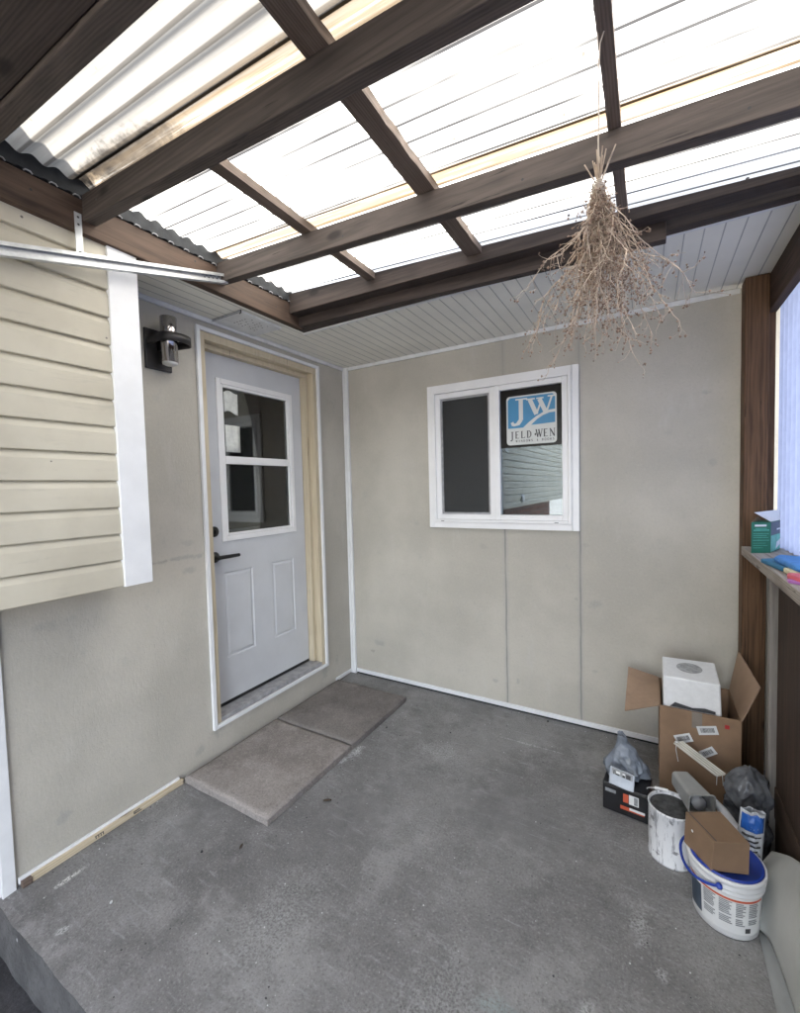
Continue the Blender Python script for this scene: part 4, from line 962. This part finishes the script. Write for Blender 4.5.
MB().grid(lambda u, v: sack(.06+.88*u, .80+.17*v, -1)+Vector((0,-.0014,0)), 16, 12).build('blue_panel', plain('sack_blue_print', (.02,.10,.38), .4, .1, 12, 0), sk_, solid=.0006)
m = MB()
for i in range(7):
    u0 = .12+.05*(i%3); m.grid(lambda u, v: sack(u0+(.86-u0-.09*(i%2))*u, .745-.052*i+.022*v, -1)+Vector((0,-.0014,0)), 10, 2)
m.build('sack_print', INK, sk_)
m = MB(); m.tube([(2.262,-.735,.235),(2.285,-.79,.232),(2.315,-.85,.215),(2.34,-.90,.20)], [.008,.017,.018,.016], 14)
t_ = tag(rebase(m.build('caulk_tube', SACK), (2.3,-.82,.2)), 'pale tube lying aslant between the paint can and the blue and white sack', 'tube')
# leaning pale sheet by the panel
Bc = [Vector(p) for p in ((2.352,-.985,.004),(2.379,-1.03,.003),(2.392,-1.21,.003),(2.402,-1.45,.003),(2.41,-1.8,.003))]
Tc = [Vector(p) for p in ((2.425,-.785,.135),(2.450,-.93,.235),(2.457,-1.12,.325),(2.459,-1.40,.40),(2.460,-1.8,.44))]
def cur(cs, t_):
    t_ = t_*(len(cs)-1); i = min(int(t_), len(cs)-2); f_ = t_-i
    p0, p1, p2, p3 = cs[max(i-1,0)], cs[i], cs[i+1], cs[min(i+2,len(cs)-1)]
    return .5*((2*p1)+(p2-p0)*f_+(2*p0-5*p1+4*p2-p3)*f_*f_+(3*p1-p0-3*p2+p3)*f_**3)
FS = thing('vinyl_sheet', 'pale grey vinyl sheet folded against the counter panel at the lower right', 'sheet', (2.42,-1.2,0))
MB().grid(lambda u, v: cur(Bc, u).lerp(cur(Tc, u), v)+Vector((-.030,0,.010))*math.sin(math.pi*v)*(1-.2*u)+Vector((0,0,.0015*noise.noise(Vector((u*9,v*5,0))))), 50, 16).build('upper_fold', SHEETM, FS, solid=.003)
MB().grid(lambda u, v: Vector((2.352+.085*v-.012*u+.01*u*u, -.985-.72*u-.02*v, .0025+.0015*math.sin(u*7))), 20, 4).build('lower_fold', SHEETU, FS, solid=.002)

# ---------------------------------------------------------------- things on the ledge
GB = thing('green_box', 'green carton with white print and torn open top on the counter by the post', 'carton', (2.48,-.33,1.14))
g4 = [(2.424,-.375),(2.496,-.350),(2.560,-.235),(2.488,-.26)]
g4 = [(2.424,-.372),(2.494,-.340),(2.552,-.205),(2.482,-.235)]
obx(g4, 1.1405, 1.272).build('box_body', GREEN, GB, .001)
def gf(u, z_, dd=.0008): return Vector((*g4[0], z_)).lerp(Vector((*g4[1], z_)), u)+Vector((.42,-.91,0))*dd
def gs(u, z_, dd=.0008): return Vector((*g4[1], z_)).lerp(Vector((*g4[2], z_)), u)+Vector((.92,-.39,0))*dd
def gp(fn, mat, nm, u0, u1, z0_, z1_, dd=.0008): MB().add([fn(u0,z0_,dd),fn(u1,z0_,dd),fn(u1,z1_,dd),fn(u0,z1_,dd)], [(0,1,2,3)]).build(nm, mat, GB)
gp(gf, PAPER, 'print', .18, .78, 1.254, 1.262)
m = MB()
for u0, u1, zz, hh in ((.12,.92,1.236,.004),(.2,.8,1.244,.002),(.1,.9,1.222,.0015),(.1,.8,1.214,.0015),(.1,.88,1.206,.0015),(.08,.92,1.194,.002),(.1,.75,1.182,.0012),(.1,.85,1.172,.0012),(.1,.6,1.162,.0012)):
    m.add([gf(u0,zz),gf(u1,zz),gf(u1,zz+hh),gf(u0,zz+hh)], [(0,1,2,3)])
m.build('print', LTGR, GB)
gp(gs, DKBL, 'print_panel', .02, .98, 1.215, 1.270); gp(gs, LTGR, 'print_panel', .02, .98, 1.145, 1.213)
m = MB(); m.add([gs(.5,1.15,.0014),gs(.95,1.165,.0014),gs(.98,1.19,.0014),gs(.6,1.18,.0014)], [(0,1,2,3)]); m.build('print', PAPER, GB); m = MB(); m.add([gs(.6,1.232,.0014),gs(.95,1.232,.0014),gs(.95,1.239,.0014),gs(.6,1.239,.0014)], [(0,1,2,3)]); m.build('print', PAPER, GB)
m = MB(); m.add([(2.440,-.330,1.312),(2.494,-.340,1.274),(2.552,-.205,1.272),(2.545,-.215,1.318)], [(0,1,2),(0,2,3)]); m.build('torn_flap', PAPER, GB, solid=.001)
m = MB(); m.add([(2.424,-.372,1.272),(2.482,-.235,1.272),(2.462,-.285,1.292)], [(0,1,2)]); m.build('torn_flap', CARDIN, GB, solid=.001)
def slab(name, pts, z0_, z1_, mat, label_, cat, bev=.004):
    m = MB().poly([(x_,y_,z0_) for x_,y_ in pts], (0,0,z1_-z0_)); o = m.build(name, mat, None, bev)
    return tag(rebase(o, (sum(p[0] for p in pts)/len(pts), sum(p[1] for p in pts)/len(pts), z0_)), label_, cat)
slab('sponge', [(2.412,-.62),(2.436,-.80),(2.50,-.76),(2.475,-.58)], 1.1405, 1.156, TEAL, 'teal blue foam block lying under the brighter blue one on the counter', 'sponge')
slab('sponge', [(2.436,-.70),(2.452,-.885),(2.52,-.93),(2.56,-.80),(2.53,-.67),(2.46,-.64)], 1.1565, 1.178, BLUE2, 'bright blue rounded foam pad lying on top of the teal block', 'sponge', .008)
slab('foam_block', [(2.437,-.815),(2.442,-.865),(2.50,-.90),(2.50,-.80)], 1.1405, 1.158, CREAM, 'small cream block at the end of the teal foam on the counter', 'foam block')
slab('pink_tool', [(2.425,-.915),(2.418,-.955),(2.43,-1.02),(2.50,-1.06),(2.50,-.93)], 1.1405, 1.160, PINK, 'pink red plastic tool on the counter edge near the picture edge', 'tool', .008)
slab('purple_clip', [(2.412,-.975),(2.411,-1.0),(2.44,-1.03),(2.44,-.99)], 1.1405, 1.150, PURP, 'small purple clip on the front edge of the counter', 'clip', .002)
m = MB(); m.tube([(2.555,-.62,1.235),(2.545,-.64,1.225),(2.548,-.655,1.205),(2.56,-.64,1.195),(2.552,-.635,1.18)], .004, 8); 
tag(rebase(m.build('wall_hook', BLACK), (2.552,-.64,1.2)), 'small black curved hook on the corrugated plastic side wall', 'hook')

# ---------------------------------------------------------------- grit on the floor, screws in the beams
rg = random.Random(11)
for nm, mt, n_, smax in (('floor_grit', INK, 170, .0035), ('floor_chips', PAPER, 110, .0028)):
    m = MB()
    for i in range(n_):
        x_ = rg.uniform(.03, 2.3); y_ = rg.uniform(-2.12, -.04)
        if rg.random() < .35: x_, y_ = rg.choice(((rg.uniform(.05,2.0), -.02-abs(rg.gauss(0,.03))), (.03+abs(rg.gauss(0,.03)), rg.uniform(-2.05,-1.48)), (.64+abs(rg.gauss(0,.06)), rg.uniform(-1.5,-.2))))
        if x_ < .63 and -1.47 < y_ < -.2: continue
        r_ = rg.uniform(.0008, smax)*(1 if rg.random() < .93 else 2.2); a_ = rg.uniform(0, 6.28); k_ = rg.choice((3,4,5))
        m.poly([(x_+r_*rg.uniform(.6,1.2)*math.cos(a_+6.283*q/k_), y_+r_*rg.uniform(.5,1.1)*math.sin(a_+6.283*q/k_), .0002) for q in range(k_)], (0,0,r_*.7))
    o = m.build(nm, mt); o['kind'] = 'stuff'
LF = plain('dry_leaf', (.07,.05,.035), .8, .3)
for (x_, y_, a_, l_, lb) in ((.745,-1.21,.5,.020,'small dark dry leaf on the porch floor in front of the lighter paver'), (.60,-1.58,1.9,.012,'tiny curled dry leaf on the porch floor left of the lighter paver')):
    m = MB().grid(lambda u, v: Vector((x_+math.cos(a_)*(u-.5)*l_*2-math.sin(a_)*(v-.5)*l_*.8*math.sin(math.pi*(.08+.84*u)), y_+math.sin(a_)*(u-.5)*l_*2+math.cos(a_)*(v-.5)*l_*.8*math.sin(math.pi*(.08+.84*u)), .002+.004*(v-.5)**2*4+.002*u)), 8, 4)
    tag(rebase(m.build('dry_leaf', LF, None, solid=.0006), (x_, y_, 0)), lb, 'leaf')
for (y_) in (-1.883, -1.342):
    for x_ in (.345, .36):
        pass
for x_, y_, z_ in ((.3212,-1.45,2.44),(.3212,-1.47,2.475),(.3212,-2.05,2.45),(.3212,-1.0,2.44),(.3212,-.93,2.47)):
    MB().disc((x_+.0004, y_, z_), .0042, k=12, n=Vector((1,0,0))).build('screw', HARDW, RF)
for x_ in (.42, 1.05, 1.72, 2.25):
    for y_, dz in ((-1.3625,.03),(-1.9055,.045)):
        MB().disc((x_, y_-.0002, zb(x_)+dz), .0038, k=12, n=Vector((0,-1,0))).build('screw', HARDW, RF)

# ---------------------------------------------------------------- groups of like things
for o in list(C.objects):
    g_ = {'paver': 'concrete pavers below the door', 'sponge': 'foam pads on the counter', 'plastic bag': 'plastic bags among the clutter', 'leaf': 'dry leaves on the porch floor'}.get(o.get('category'))
    if g_: o['group'] = g_
